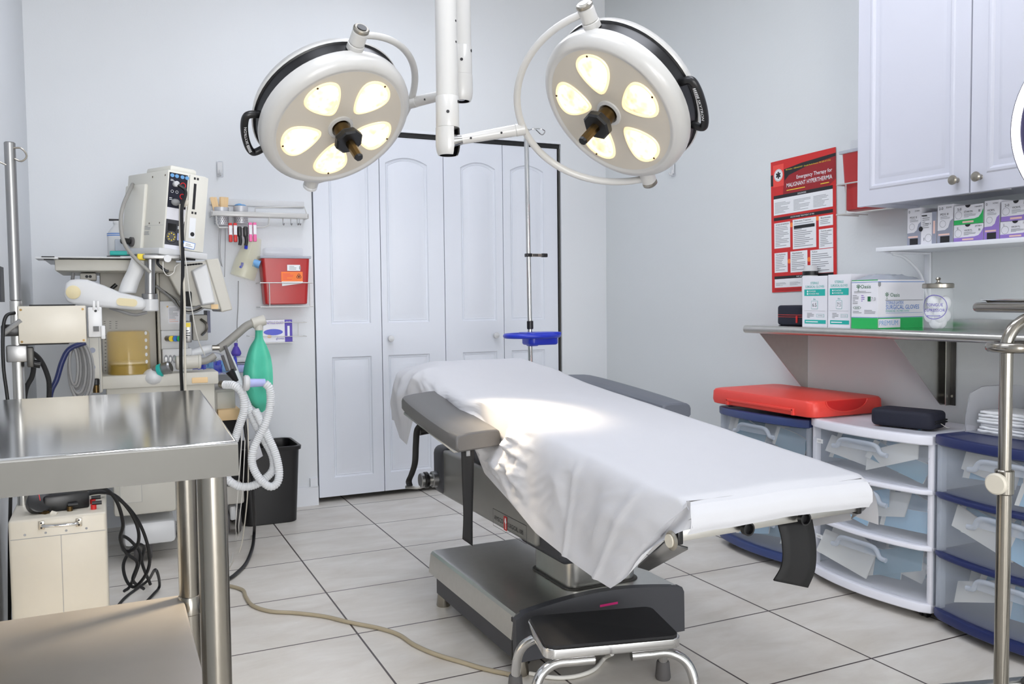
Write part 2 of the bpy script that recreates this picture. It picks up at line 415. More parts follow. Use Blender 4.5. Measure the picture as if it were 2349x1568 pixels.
def leaf(x0, x1, xa, xb, num, knobx=None):
    z0, z1, yf, th = .03, DZ-.03, YB+.022, .034
    T = frame((0, yf, 0), (1, 0, 0), (0, 0, 1))                      # local X right, Y up, Z towards the room
    def arch(xa, xb, za, zb, rise, n=14):
        P = [(xa, za), (xb, za), (xb, zb-rise)]
        for i in range(1, n): t = i/n; P.append((xb+(xa-xb)*t, zb-rise+rise*(1-(2*t-1)**2)))
        P.append((xa, zb-rise)); return P
    holes = [arch(xa, xb, .995, 1.935, .035), arch(xa, xb, .135, .81, 0, 2)]
    mb = MB(); outer = [(x0, z0), (x1, z0), (x1, z1), (x0, z1)]
    flat = [V((x, y, 0)) for P in [outer]+holes for x, y in P]
    tri = tessellate_polygon([[V((x, y, 0)) for x, y in P] for P in [outer]+[h[::-1] for h in holes]])
    flat = [V((x, y, 0)) for P in [outer]+[h[::-1] for h in holes] for x, y in P]
    mb.add(flat, [list(t) for t in tri], door_m, False, T)
    def inset(P, d):
        cx, cz = (xa+xb)/2, (min(p[1] for p in P)+max(p[1] for p in P))/2
        w, h = xb-xa, max(p[1] for p in P)-min(p[1] for p in P)
        return [(cx+(x-cx)*(1-2*d/w), cz+(z-cz)*(1-2*d/h)) for x, z in P]
    for P in holes:
        R = []
        for d, dep in ((0, 0), (.003, -.006), (.007, -.009), (.012, -.010), (.014, -.007), (.017, -.009), (.022, -.009), (.05, -.002), (.054, -.001)):
            R.append([(x, z, dep) for x, z in inset(P, d)])
        mb.rings(R, door_m, True, False, True, T, True)
    mb.add([(x0, z0, 0), (x1, z0, 0), (x1, z1, 0), (x0, z1, 0), (x0, z0, -th), (x1, z0, -th), (x1, z1, -th), (x0, z1, -th)],
           [[0, 4, 5, 1], [1, 5, 6, 2], [2, 6, 7, 3], [3, 7, 4, 0], [4, 7, 6, 5]], door_m, False, T)
    o = mb.build('door_%d' % num, angle=25); o['kind'] = 'structure'
    if knobx:
        k = MB(); k.lathe([(.011, 0), (.009, .012), (.016, .018), (.019, .027), (.017, .034), (.009, .038), (0, .039)], whitep_m, zframe((knobx, yf, .906), (0, -1, 0)))
        k.build('door_knob', o)
leaf(.309, .682, .395, .62, 1); leaf(.686, 1.068, .72, .97, 2, .729); leaf(1.072, 1.448, 1.178, 1.402, 3, 1.386); leaf(1.452, 1.822, 1.5, 1.726, 4)

# ================================================================= BACK WALL THINGS
TB = lambda y: frame((0, y, 0), (1, 0, 0), (0, 0, 1))
def bp(px, py, y=YB): p = ay(px, py, y); return (p.x, p.z)
# wire rack with hooks
Pa, Pb = ay(480, 454, YB-.006), ay(698, 475, YB-.006)
rack = thing('wall_rack', 'white metal rack with rail and hooks mounted on the back wall above the red container', 'rack', ((Pa.x+Pb.x)/2, YB-.05, 1.55))
m = MB(); m.box2((Pa.x, YB-.008, Pb.z-.005), (Pb.x, YB-.001, Pa.z), whitep_m, bev=.003); m.build('back_plate', rack)
fa, fb = ay(484, 487, .46), ay(708, 494, .46); zl = ay(600, 492, .46).z
m = MB(); m.box2((fa.x, .452, zl-.014), (fb.x, .468, zl+.012), white_m, bev=.004)
m.box2((fa.x, .452, zl-.014), (fa.x+.008, YB, zl+.012), white_m, bev=.002); m.box2((fb.x-.008, .452, zl-.014), (fb.x, YB, zl+.012), white_m, bev=.002)
for k in range(4): m.box2((fa.x, .47+k*.02, zl-.012), (fb.x, .474+k*.02, zl-.008), white_m)
m.build('ledge', rack)
m = MB(); q = [ay(x, y, .47) for x, y in ((585, 494), (586, 476), (698, 474), (704, 492))]; m.tube(q, .0035, white_m, 8, 0)
q = [ay(x, y, .46) for x, y in ((496, 494), (497, 512), (503, 522), (606, 521), (616, 516), (618, 494))]; m.tube(q, .004, white_m, 8, 0); m.build('rail', rack)
for x in (649, 667, 682, 687):
    m = MB(); m.tube([ay(x, 494, .46), ay(x, 512, .46), ay(x+2, 516, .45), ay(x+3, 512, .445)], .0028, chrome_m, 8, 4); m.build('hook', rack)
def cup(px0, px1, pyt, pyb, lb):
    a, b = ay(px0, pyt, .5), ay(px1, pyb, .5); r = (b.x-a.x)/2; c = ((a.x+b.x)/2, .508); h = a.z-b.z
    t = thing('perforated_cup', lb, 'cup', (c[0], c[1], b.z), 'perforated cups on the wall rack')
    m = MB(); T = Matrix.Translation((c[0], c[1], b.z))
    m.lathe([(r*.9, 0), (r*.98, h*.62), (r, h*.64), (r*1.02, h), (r*.98, h), (r*.9, .004), (0, .004)], cup_m, T)
    for i in range(20):
        for k in range(5):
            an = 2*pi*(i+.5*(k % 2))/20; rr = r*(.915+.08*(k+.8)/6); p = V((c[0]+rr*cos(an), c[1]+rr*sin(an), b.z+h*(.08+.1*k)))
            m.disc(0, 0, .0022, ink_m, frame(p, (-sin(an), cos(an), 0), (0, 0, 1)), .0012, 6)
    m.build('cup_body', t); return c, a.z, r
c1, zt1, r1 = cup(491, 526, 475, 516, 'perforated metal cup holding wooden tongue depressors on the wall rack')
c2, zt2, r2 = cup(536, 570, 472, 513, 'perforated metal cup filled with pale blue swabs on the wall rack')
for i, (dx, ln, lean) in enumerate(((-.027, .05, -.25), (-.012, .045, -.2), (-.002, .047, .02), (.007, .049, .0), (.016, .046, .06), (.026, .05, .08))):
    p = V((c1[0]+dx*.8, c1[1]-.004+.004*(i % 3), zt1-.05)); T = Matrix.Translation(p) @ Matrix.Rotation(lean, 4, 'Y')
    m = MB(); m.box((0, 0, .05), (.017, .0017, .1+ln*.2), wood_m, T, bev=.0006); o = m.build('tongue_depressor')
    tag(o, 'pale wooden tongue depressor standing in the left perforated cup', 'tongue depressor', 'tongue depressors in the cup')
m = MB(); rnd = random.Random(3)
for i in range(9): m.ell((c2[0]+rnd.uniform(-.02, .02), c2[1]+rnd.uniform(-.018, .018), zt2+rnd.uniform(-.004, .006)), (.014, .01, .008), bluel_m)
o = m.build('swabs'); tag(o, 'pale blue swabs heaped in the right perforated cup on the rack', 'swabs'); o['kind'] = 'stuff'
# clips hanging on the lower rail
def clip(px0, px1, py0, py1, mc, lb, grp, white=True):
    a, b = ay(px0, py0, .452), ay(px1, py1, .452); t = thing('hanging_clip', lb, 'clip', ((a.x+b.x)/2, .452, b.z), grp)
    m = MB(); h = a.z-b.z
    if white:
        m.box2((a.x, .446, b.z+h*.38), (b.x, .466, a.z), mc, bev=.003); m.box2((a.x+.001, .4455, b.z+h*.38), (b.x-.001, .4475, a.z-h*.13), paper_m)
        m.build('jaw', t); m = MB(); m.box2((a.x, .444, b.z), (b.x, .464, b.z+h*.38), mc, bev=.004); m.build('grip', t)
    else:
        m.box2((a.x, .444, b.z+h*.45), (b.x, .47, a.z-h*.06), mc, bev=.006); m.build('jaw', t)
        m = MB(); m.tube([((a.x+b.x)/2, .45, b.z+h*.5), ((a.x+b.x)/2+.002, .446, b.z+h*.25), ((a.x+b.x)/2-.002, .444, b.z+.006)], .009, mc, 10, 4); m.build('grip', t)
clip(524, 533.5, 511, 555, red_m, 'red and white clip on the rack rail, the outer one at the far end', 'clips on the rack rail')
clip(535, 544.5, 511, 555, red_m, 'red and white clip on the rack rail, next to the black clips', 'clips on the rack rail')
clip(544.5, 555.5, 516, 565, black_m, 'black clip on the rack rail beside the red and white clips', 'clips on the rack rail', False)
clip(558, 569.5, 516, 566, black_m, 'black clip on the rack rail beside the pink and white clips', 'clips on the rack rail', False)
clip(570, 579, 510, 554, pink_m, 'pink and white clip on the rack rail, next to the black clips', 'clips on the rack rail')
clip(580, 589, 510, 554, pink_m, 'pink and white clip on the rack rail, the outer one near the hooks', 'clips on the rack rail')
# thin tubes hanging at the left end of the rail
for i, q in enumerate((((503, 522), (502, 560), (503, 590), (508, 610)), ((507, 522), (505, 565), (506, 592), (510, 612)), ((517, 522), (517, 560), (516, 600), (515, 635)))):
    m = MB(); m.tube([ay(x, y, .47+.01*i) for x, y in q], .0016, greyc_m, 6, 6)
    o = m.build('thin_tube'); tag(o, ['thin clear tube hanging from the rack rail, the one nearest the wall monitor', 'thin clear tube hanging from the rack rail, the middle of three', 'longest thin clear tube hanging from the rack rail'][i], 'tube', 'thin tubes on the rack')
# clear mask bag, blue bulb
t = thing('face_mask', 'clear pale yellow breathing mask with blue connector hanging under the rack clips', 'mask', ay(566, 645, .49))
m = MB(); a, b = ay(584, 545, .49), ay(556, 636, .49)
m.tube([a, a.lerp(b, .3), a.lerp(b, .7), b], .05, mask_m, 24, 6, radii=lambda u: .036+.028*min(1, u*1.6))
m.build('mask_cone', t)
m = MB(); a = ay(581, 602, .452); m.cyl(a, ay(596, 607, .445), .02, bluel_m, .0215); m.build('connector', t)
m = MB(); m.tube([ay(556, 602, .44), ay(555, 608, .44), ay(551, 614, .44)], .007, blue_m, 8, 4); m.tube([ay(565, 562, .45), ay(564, 571, .45)], .009, blue_m, 8, 0); m.build('valve', t)
m = MB(); m.tube([ay(547, 644, .5), ay(546, 700, .51), ay(544, 740, .515), ay(544, 785, .515)], .0022, greyc_m, 6, 6); o = m.build('bulb_line'); tag(o, 'thin clear line running down the wall to the blue rubber bulb', 'tube')
m = MB(); p = ay(542, 817, .5); h = ay(542, 786, .5).z-p.z; m.lathe([(.006, h), (.0095, h*.97), (.009, h*.75), (.014, h*.66), (.024, h*.36), (.026, h*.2), (.02, .003), (0, 0)], violet_m, Matrix.Translation(p))
o = m.build('rubber_bulb'); tag(o, 'dark blue rubber squeeze bulb on the white tray by the back wall', 'bulb')
m = MB(); a, b = ay(528, 819, .49), ay(566, 832, .49); m.box2((a.x-.08, .42, b.z), (b.x, .55, a.z), whitep_m, bev=.004); m.box2((a.x-.07, .417, b.z+.006), (b.x-.008, .42, b.z+.01), ink_m)
o = m.build('wall_tray'); tag(o, 'white tray on the back wall under the blue bulb', 'tray')
m = MB(); a, b = ay(528, 836, .46), ay(566, 852, .46); m.box2((a.x-.06, .40, b.z), (b.x+.02, .46, a.z), lav_m, bev=.01); o = m.build('mask_packet'); tag(o, 'lavender packet below the white wall tray beside the green bag', 'packet')
# white plastic wall hooks
def wall_hook(c, T, lb):
    t = thing('wall_hook', lb, 'hook', c); m = MB(T); m.box((0, 0, .004), (.034, .085, .008), clear_m, bev=.004); m.box((0, .005, .009), (.026, .06, .004), whitep_m, bev=.002); m.build('plate', t)
    m = MB(T); m.tube([(0, -.005, .01), (0, -.025, .014), (0, -.032, .026), (0, -.02, .032)], .006, whitep_m, 8, 5); m.build('hook', t)
p = ay(504, 388, YB); wall_hook(p, frame(p, (1, 0, 0), (0, 0, 1)), 'small clear plastic hook stuck on the back wall above the rack')
p = ax(1546, 388, XR); wall_hook(p, frame(p, (0, -1, 0), (0, 0, 1)), 'small white plastic hook on the right wall behind the right lamp')
# sharps container in a wire bracket
def sharps(T, w, h, dep, loc, lb, label=True, taper=.88):
    """T: X right, Y up, Z out of the wall, origin bottom centre on the wall"""
    t = thing('sharps_container', lb, 'sharps container', loc)
    R = []; n = 5
    for k, (z, s_) in enumerate(((0, taper), (h*.02, taper), (h, 1))):
        loop = []
        for q, (sx, sz) in enumerate(((1, 1), (-1, 1), (-1, -1), (1, -1))):
            for i in range(n+1):
                a = (q+i/n)*pi/2; rr = .018; hx, hz = w/2*s_-(.006 if k == 0 else 0), dep/2*s_-(.006 if k == 0 else 0)
                loop.append((sx*(hx-rr)+rr*cos(a), z, dep*.5+.008+sz*(hz-rr)+rr*sin(a)))
        R.append(loop)
    m = MB(T); m.rings(R, redbox_m, True, True, True); m.build('bin', t)
    m = MB(T); m.box((0, h+.006, dep/2+.008), (w+.014, .014, dep+.012), clearside_m, bev=.004); m.box((-.004, h+.034, dep/2), (w*.8, .045, dep*.7), clear_m, bev=.008); m.build('lid', t)
    m = MB(T); zf = dep+.016; yb = h*.47
    for yy in (yb, -.012):
        m.tube([(-w/2-.012, yy, .003), (-w/2-.012, yy, zf), (w/2+.01, yy, zf), (w/2+.01, yy, .003)], .0032, white_m, 6, 0)
    for xx in (-w*.36, w*.47): m.tube([(xx, yb, zf), (xx, -.012, zf), (xx, -.012, .003)], .0028, white_m, 6, 0)
    m.build('wire_bracket', t)
    m = MB(T @ Matrix.Translation((0, 0, .009+dep*(.5+taper*.5)+.0005)) @ Matrix.Rotation(math.atan(dep*(1-taper)/2/h), 4, 'X')); I = Matrix.Identity(4)
    x0 = -w*.06; m.rect(x0+.02, h*.73, x0+.02+w*.27, h*.86, paper_m, I, .001); m.rect(x0+w*.33, h*.76, x0+w*.36, h*.83, inkg_m, I, .0014); m.lines(x0+.03, h*.75, x0+w*.28, h*.84, 3, inkg_m, I, .0014)
    m.rect(x0-.012, h*.5, x0+w*.4, h*.71, orange_m, I, .001); m.lines(x0-.004, h*.53, x0+w*.22, h*.68, 5, redlid_m, I, .0014)
    for k in range(3):
        a = pi/2+k*2*pi/3; m.ringp(x0+w*.32+.006*cos(a), h*.61+.006*sin(a), .0075, .0025, ink_m, I, .0016)
    m.poly([(x0-.01, h*.5), (x0+w*.4, h*.5), (x0+w*.4, h*.46), (x0-.008, h*.40)], paper_m, I, .0012); m.lines(x0, h*.45, x0+w*.36, h*.49, 2, inkg_m, I, .0016)
    lab(m.build('label_sheet', t), 'orange biohazard label with white paper slip')
    return t
pb = ay(659, 698, .43); pt = ay(659, 592, .43); wl = ay(714, 592, .43).x-ay(603, 592, .43).x
c = V((pb.x, YB, pb.z)); sharps(frame(c, (1, 0, 0), (0, 0, 1)), wl, pt.z-pb.z, .11, c, 'red sharps container with orange label in a white bracket beside the closet door')
# glove box in a wire bracket
a, b = ay(594, 734, .47), ay(671, 783, .47)
t = thing('glove_box', 'white and purple glove box with blue opening in a back wall bracket', 'glove box', (a.x, .51, b.z)); T = TB(.4695)
m = MB(); m.box2((a.x, .47, b.z), (b.x, YB-.012, a.z), card_m)
w = b.x-a.x; h = a.z-b.z; m.rect(b.x-w*.23, b.z, b.x, a.z, violet_m, T); m.rect(b.x-w*.15, b.z+h*.25, b.x-w*.08, a.z-h*.28, paper_m, T, .0009); m.text('nitrile', b.x-w*.19, a.z-h*.12, h*.07, paper_m, T)
m.text('NITRILE EXAM', a.x+w*.22, a.z-h*.19, h*.13, purple_m, T, width=w*.5); m.disc(a.x+w*.42, b.z+h*.45, w*.29, blue_m, T, n=28, ry=h*.14); m.disc(a.x+w*.3, b.z+h*.26, w*.07, wood_m, T, .0009, 14, h*.07)
m.text('gloves', a.x+w*.5, b.z+h*.12, h*.1, violet_m, T); m.build('carton', t)
m = MB()
for y in (739, 771): p0, p1 = ay(572, y, .464), ay(704, y, .464); m.tube([(p0.x, YB, p0.z), (p0.x, .464, p0.z), (p1.x, .464, p1.z), (p1.x, YB, p1.z)], .002, white_m, 6, 0)
p0, p1 = ay(684, 739, .464), ay(684, 771, .464); m.tube([p0, p1], .002, white_m, 6, 0); m.box2((a.x-.02, .462, b.z-.006), (b.x+.01, YB, b.z-.001), white_m); m.build('wire_bracket', t)
# waste basket
t = thing('wastebasket', 'black plastic wastebasket on the floor by the back wall', 'wastebasket', (-.02, .36, 0))
R = []
def rl(k, z, e=0, r=.04, cx=-.01, cy=.365, hx=.148, hy=.148):
    hx = hx*k+e; hy = hy*k+e; L = []
    for q, (sx, sy) in enumerate(((1, 1), (-1, 1), (-1, -1), (1, -1))):
        for i in range(6): an = (q+i/5)*pi/2; L.append((cx+sx*(hx-r)+r*cos(an), cy+sy*(hy-r)+r*sin(an), z))
    return L
m = MB(); m.rings([rl(.86, .0), rl(.885, .004), rl(1, .385), rl(1, .385, -.005), rl(.88, .01, -.004)], black_m, True, True, True); m.build('bin', t)
m = MB(); m.rings([rl(1, .372, -.001), rl(1, .372, .008), rl(1, .39, .010), rl(1, .393, .006), rl(1, .392, -.005), rl(1, .38, -.005)], black_m); m.build('rim', t)

# ================================================================= IV STAND behind the table
yp = -.15; tp, bt = ay(1207, 296, yp), ay(1217, 836, yp); axis = (tp-bt).normalized(); foot = bt-axis*(bt.z-.06)/axis.z
t = thing('iv_stand', 'chrome drip stand with a blue tray ring in front of the closet doors', 'iv stand', (foot.x, foot.y, 0))
m = MB(); m.cyl(foot, tp, .0125, chrome_m); m.build('pole', t)
m = MB(); q = tp-axis*.01
m.tube([q, ay(1222, 296, yp), ay(1240, 296, yp-.02), ay(1250, 301, yp-.02), ay(1243, 309, yp-.02), ay(1229, 297, yp-.02)], .003, chrome_m, 6, 6)
m.tube([q, ay(1190, 300, yp), ay(1182, 306, yp-.03), ay(1172, 314, yp-.03), ay(1167, 308, yp-.03), ay(1171, 304, yp-.03)], .003, chrome_m, 6, 6); m.build('hooks', t)
p = ay(1216, 745, yp); m = MB(); m.cyl(p-axis*.022, p+axis*.022, .017, black_m, bev=.003); m.build('collar', t)
p = ay(1212, 585, yp); m = MB(); m.box((p.x, p.y, p.z), (.03, .034, .018), black_m, bev=.003); m.box((p.x+.04, p.y-.006, p.z), (.07, .012, .016), nickel_m, bev=.002); m.box((p.x+.09, p.y-.006, p.z), (.034, .018, .02), black_m, bev=.004)
T = frame((p.x+.03, p.y-.0125, p.z), (1, 0, 0), (0, 0, 1))
for k in range(4): m.rect(-.01+k*.008, -.006, -.005+k*.008, .006, ink_m, T)
m.build('clamp', t)
c = ay(1217, 771, yp); m = MB()
rng = [(c.x+.145*cos(a), c.y+.11*sin(a)-.02, c.z+.005) for a in [2*pi*k/36 for k in range(36)]]
m.tube(rng, .013, blue_m, 12, 0, True); m.build('ring_handle', t)
m = MB(); m.rbox((c.x+.035, c.y-.04, c.z-.018), (.17, .12, .05), blue_m, .03, top=.006, bot=.012); m.rbox((c.x+.035, c.y-.04, c.z+.016), (.2, .15, .014), blue_m, .035, top=.004); m.box((c.x, c.y-.02, c.z-.02), (.05, .05, .06), blue_m, bev=.006); m.build('tray', t)
for k in range(5):
    a = 2*pi*k/5+.3; m = MB(); e = V((foot.x+.25*cos(a), foot.y+.25*sin(a), .055)); m.tube([foot+V((0, 0, .06)), foot.lerp(e, .5)+V((0, 0, .035)), e], .012, chrome_m, 8, 4); lg = m.build('leg', t)
    m = MB(); m.cyl(e+V((0, -.012, -.03)), e+V((0, .012, -.03)), .025, black_m); m.build('caster', lg)

# ================================================================= RIGHT WALL
TR = lambda x: frame((x, 0, 0), (0, -1, 0), (0, 0, 1))              # local X = -Y, Y = Z, Z towards the room
# poster
tl, tr_, bl_ = ax(1769.5, 373, XR), ax(1918.7, 342, XR), ax(1773, 670.7, XR)
PW, PH = tl.y-tr_.y, tl.z-bl_.z
m = MB(); T = frame((XR-.004, tl.y, tl.z), (0, -1, .02), (0, 0, 1)); R = lambda u0, v0, u1, v1, mm, l=.0006: m.rect(u0*PW, -v1*PH, u1*PW, -v0*PH, mm, T, l)
m.quadpatch((0, 0, 0), (PW, 0, 0), (PW, -PH, 0), (0, -PH, 0), red_m, 6, 6, lambda u, v: V((0, 0, .003*sin(v*4)*u)) if 0 else V((0, 0, 0)), T)
P = lambda u, v: (u*PW, -v*PH)
m.poly([P(.22, .115), P(.45, .075), P(1, .05), P(1, .22), P(.9, .26), P(.2, .265)], redd_m, T, .0006)
m.poly([P(.22, .075), P(.5, .055), P(1, .04), P(1, .062), P(.6, .085), P(.3, .125), P(.23, .16)], ink_m, T, .0009)
R(0, .1, .04, .185, ink_m, .0007); R(.04, .03, .215, .195, redlid_m, .0009)
m.text('MH Hotline  1-800-644-9737   Outside North America  001-209-417-3722', P(.25, .087)[0], P(.25, .087)[1], .0062, yell_m, T, .0013, PW*.68)
m.disc(*P(.128, .11), .029, paper_m, T, .0012, 28)
for k in range(3):
    a = pi/2+k*pi/3; dx, dy = .0165*cos(a), .0165*sin(a); nx, ny = -.0042*sin(a), .0042*cos(a); c = P(.128, .11)
    m.poly([(c[0]-dx+nx, c[1]-dy+ny), (c[0]+dx+nx, c[1]+dy+ny), (c[0]+dx-nx, c[1]+dy-ny), (c[0]-dx-nx, c[1]-dy-ny)], ink_m, T, .0016+.0002*k)
m.ringp(*P(.128, .11), .0265, .0012, ink_m, T, .0016)
m.text('Emergency Therapy for', *P(.95, .165), .0165, paper_m, T, .0014, PW*.53, 'RIGHT', .006)
m.text('MALIGNANT HYPERTHERMIA', *P(.95, .215), .0185, paper_m, T, .0014, PW*.69, 'RIGHT', .008)
m.lines(P(.26, 0)[0], P(0, .243)[1], P(.7, 0)[0], P(0, .232)[1], 1, yell_m, T, .0012, .5); m.lines(P(.78, 0)[0], P(0, .243)[1], P(.97, 0)[0], P(0, .232)[1], 1, yell_m, T, .0012, .5)
def bar(v0, v1, txt): R(.045, v0, .955, v1, ink_m, .0008); m.text(txt, *P(.5, v1-.007), (v1-v0)*PH*.45, paper_m, T, .0014, None, 'CENTER')
def wbox(u0, v0, u1, v1, cols, n, sd, head=''):
    R(u0, v0, u1, v1, paper_m, .0009); cw = (u1-u0)/cols
    for k in range(cols): m.lines((u0+cw*k+.02)*PW, -(v1-.012)*PH, (u0+cw*(k+1)-.015)*PW, -(v0+.026)*PH, n, inkg_m, T, .0013, .35, sd+k)
    if head: m.text(head, *P(u0+.03, v0+.02), .0075, ink_m, T, .0014, min(len(head)*.0052, (u1-u0-.05)*PW))
bar(.262, .288, 'DIAGNOSIS'); wbox(.045, .288, .955, .412, 3, 9, 1); bar(.43, .454, 'ACUTE PHASE TREATMENT OF MH')
wbox(.05, .472, .31, .665, 1, 13, 5, 'GET HELP, GET DANTROLENE'); wbox(.35, .465, .71, .685, 1, 13, 6, 'Dantrolene Treatment'); R(.37, .512, .69, .535, ink_m, .0016)
wbox(.75, .468, .955, .542, 1, 3, 7, 'Bicarbonate'); wbox(.75, .562, .955, .7, 1, 8, 8, 'Cool the patient')
wbox(.05, .7, .265, .85, 1, 9, 9, 'Dysrhythmias'); wbox(.31, .7, .575, .857, 1, 9, 10, 'Hyperkalemia'); wbox(.62, .705, .955, .875, 1, 9, 11, 'Follow')
bar(.878, .9, 'POST ACUTE PHASE'); wbox(.05, .9, .955, .965, 4, 5, 12); m.lines(.05*PW, -.992*PH, .7*PW, -.972*PH, 2, redd_m, T, .0009)
for u, v in ((.33, .5), (.73, .48), (.29, .77), (.6, .77)): m.disc(*P(u, v), .011, orange_m, T, .0008)
o = m.build('poster'); tag(o, 'red and white emergency therapy poster hanging on the right wall above the glove boxes', 'poster')
m = MB(); p = ax(1884, 160, XR)
# sharps container on the right wall, partly behind the cabinet
a, b = ax(1927, 354, 2.04), ax(1945, 484, 2.05); h = a.z-b.z; w = .27; c = V((XR, a.y-w/2, b.z))
sharps(frame(c, (0, -1, 0), (0, 0, 1)), w, h, .11, c, 'red sharps container on the right wall between the poster and the white cabinet')
# wall cabinet
CX, CZ0, CZ1 = 1.85, 1.455, 2.42; CY0 = -1.772; CM = -2.238; CY1 = -2.71
cab = thing('wall_cabinet', 'white two door wall cabinet high on the right wall above the suture boxes', 'cabinet', (2.0, -2.24, CZ0))
m = MB(); m.box2((CX+.02, CY1, CZ0+.012), (XR, CY0+.002, CZ1), cab_m); m.box2((CX+.02, CY1, CZ0), (CX+.04, CY0, CZ0+.03), cab_m); m.box2((CX+.04, CY0-.018, CZ0), (XR, CY0, CZ0+.03), cab_m)
m.box2((CX+.06, -2.3, CZ0+.006), (CX+.12, -2.12, CZ0+.012), whitep_m); m.build('body', cab)
def cdoor(y0, y1, ky):
    T = frame((CX, 0, 0), (0, -1, 0), (0, 0, 1)); w = MB(); x0, x1 = -y0, -y1; z0, z1 = CZ0-.003, CZ1
    w.box2((x0, z0, -.018), (x1, z1, -.0045), cab_m, M=T, bev=.002)
    ins = [(0, -.0045), (.001, 0), (.057, 0), (.062, .003), (.07, .0035), (.074, .001), (.079, -.006), (.086, -.007), (.104, -.002), (.11, -.002)]
    def q(d): return [(x0+d, z0+d), (x1-d, z0+d), (x1-d, z1-d), (x0+d, z1-d)]
    w.rings([[(x, z, e) for x, z in q(d)] for d, e in ins], cab_m, True, False, True, T, True); do = w.build('door', cab, angle=20)
    k = MB(); k.lathe([(.009, 0), (.006, .006), (.007, .014), (.015, .019), (.0165, .025), (.013, .03), (0, .032)], nickel_m, zframe((CX, ky, 1.499), (-1, 0, 0))); lab(k.build('knob', do), 'round satin nickel knob')
k1, k2 = ax(2184, 418, CX-.025), ax(2237, 411, CX-.025)
cdoor(CY0+.004, CM+.002, k1.y); cdoor(CM-.002, CY1, k2.y)
# white wall shelf with suture boxes
SX, SZ = 1.91, 1.297; sl = ax(2009, 568, SX); SZ = sl.z
t = thing('wall_shelf', 'thin white shelf under the wall cabinet holding suture boxes', 'shelf', (2.03, -2.3, SZ-.016))
m = MB(); m.box2((SX, -2.9, SZ-.016), (XR, sl.y, SZ), trim_m, bev=.001); m.build('board', t)
for yb in (-1.835, -2.62):
    m = MB(); m.box2((XR-.012, yb-.012, SZ-.2), (XR-.001, yb+.012, SZ-.016), trim_m, bev=.002); m.box2((SX+.03, yb-.012, SZ-.024), (XR-.01, yb+.012, SZ-.017), trim_m)
    m.tube([(SX+.05, yb, SZ-.024), (SX+.12, yb, SZ-.04), (XR-.05, yb, SZ-.1), (XR-.012, yb, SZ-.19)], .006, trim_m, 8, 6); m.build('bracket', t)
def suture(px0, px1, py0, py1, col, lb, lines, vertical=False, base=None, xf=1.935, dep=.11, side=False):
    a, b = ax(px0, py0, xf), ax(px1, py1, xf); z0 = SZ+.0005 if base is None else base; z1 = max(a.z, z0+.02); y0, y1 = a.y, b.y; w, h = y0-y1, z1-z0
    T = frame((xf, y0, z0), (0, -1, 0), (0, 0, 1)); m = MB(); m.box2((xf, y1+.0005, z0), (xf+dep, y0-.0005, z1-.0005), card_m)
    if vertical and not side:
        m.poly([(0, 0), (w, 0), (w, h*.62), (w*.82, h*.56), (w*.7, h*.4), (w*.5, h*.34), (0, h*.33)], col, T); m.rect(w*.08, h*.2, w*.8, h*.245, pinkt_m, T, .001)
        m.rect(w*.2, h*.015, w*.8, h*.18, ink_m, T, .001); m.text(lines[0], w*.1, h*.87, h*.07, ink_m, T); m.text(lines[2], w*.55, h*.9, h*.035, ink_m, T, width=w*.35)
        m.text(lines[1], w*.2, h*.72, h*.055, ink_m, T, width=w*.5); m.ringp(w*.35, h*.5, w*.2, w*.02, inkg_m, T); m.lines(w*.2, h*.62, w*.85, h*.7, 3, inkg_m, T)
    elif side:
        m.rect(w*.72, 0, w, h, col, T); m.rect(w*.8, h*.32, w*.93, h*.72, pinkt_m, T, .001); m.disc(0, h*.5, w*.14, ink_m, T, .001, 16, h*.08); m.lines(w*.1, h*.5, w*.6, h*.92, 7, inkg_m, T)
        m.text('1', w*.2, h*.12, h*.1, ink_m, T); m.ringp(w*.5, h*.2, w*.22, w*.02, inkg_m, T); m.text(lines[1], w*.3, h*.62, h*.05, ink_m, T, width=w*.35); m.rect(w*.05, h*.9, w*.4, h*.93, ink_m, T, .001)
    else:
        m.poly([(0, 0), (w, 0), (w, h*.75), (w*.93, h*.5), (w*.84, h*.32), (w*.7, h*.26), (0, h*.24)], col, T); m.rect(w*.3, h*.07, w*.68, h*.17, pinkt_m, T, .001)
        m.text(lines[0], w*.12, h*.74, h*.13, ink_m, T); m.text(lines[1], w*.36, h*.6, h*.1, ink_m, T, width=w*.28); m.text(lines[2], w*.72, h*.82, h*.085, ink_m, T, width=w*.22)
        m.lines(w*.35, h*.35, w*.78, h*.56, 4, inkg_m, T); m.ringp(w*.16, h*.5, w*.12, w*.01, inkg_m, T, .0009); m.rect(w*.84, h*.58, w*.9, h*.7, inkg_m, T, .001)
        pts = [(w*.48+w*.09*cos(pi+pi*k/12), h-.0004+h*.14*sin(pi+pi*k/12)) for k in range(13)]; m.poly(pts, ink_m, T, .0012)
    o = m.build('suture_box'); tag(o, lb, 'suture box', 'suture boxes on the white shelf'); return z1
suture(2082, 2112, 479, 562, greyp_m, 'upright white and grey suture box, the one at the open end of the white shelf', ('0', 'PDS II', 'Z340H'), True)
suture(2113, 2147.5, 489, 561, greyp_m, 'white and grey suture box on its side with turned text, between two upright grey ones', ('1', 'PDS II', ''), True, side=True)
suture(2151, 2185.5, 471, 560, greyp_m, 'upright white and grey suture box marked 2-0, next to the green box', ('2-0', 'PDS II', 'Z259H'), True)
ze = suture(2188, 2255.5, 517, 558, purple_m, 'flat white and purple suture box under the green striped box', ('0', 'VICRYL', 'J978H'))
suture(2189, 2255.5, 473, 517, grn_m, 'flat white suture box with a green stripe on top of a purple one', ('5-0', 'ETHILON', '1666H'), base=ze+.0005)
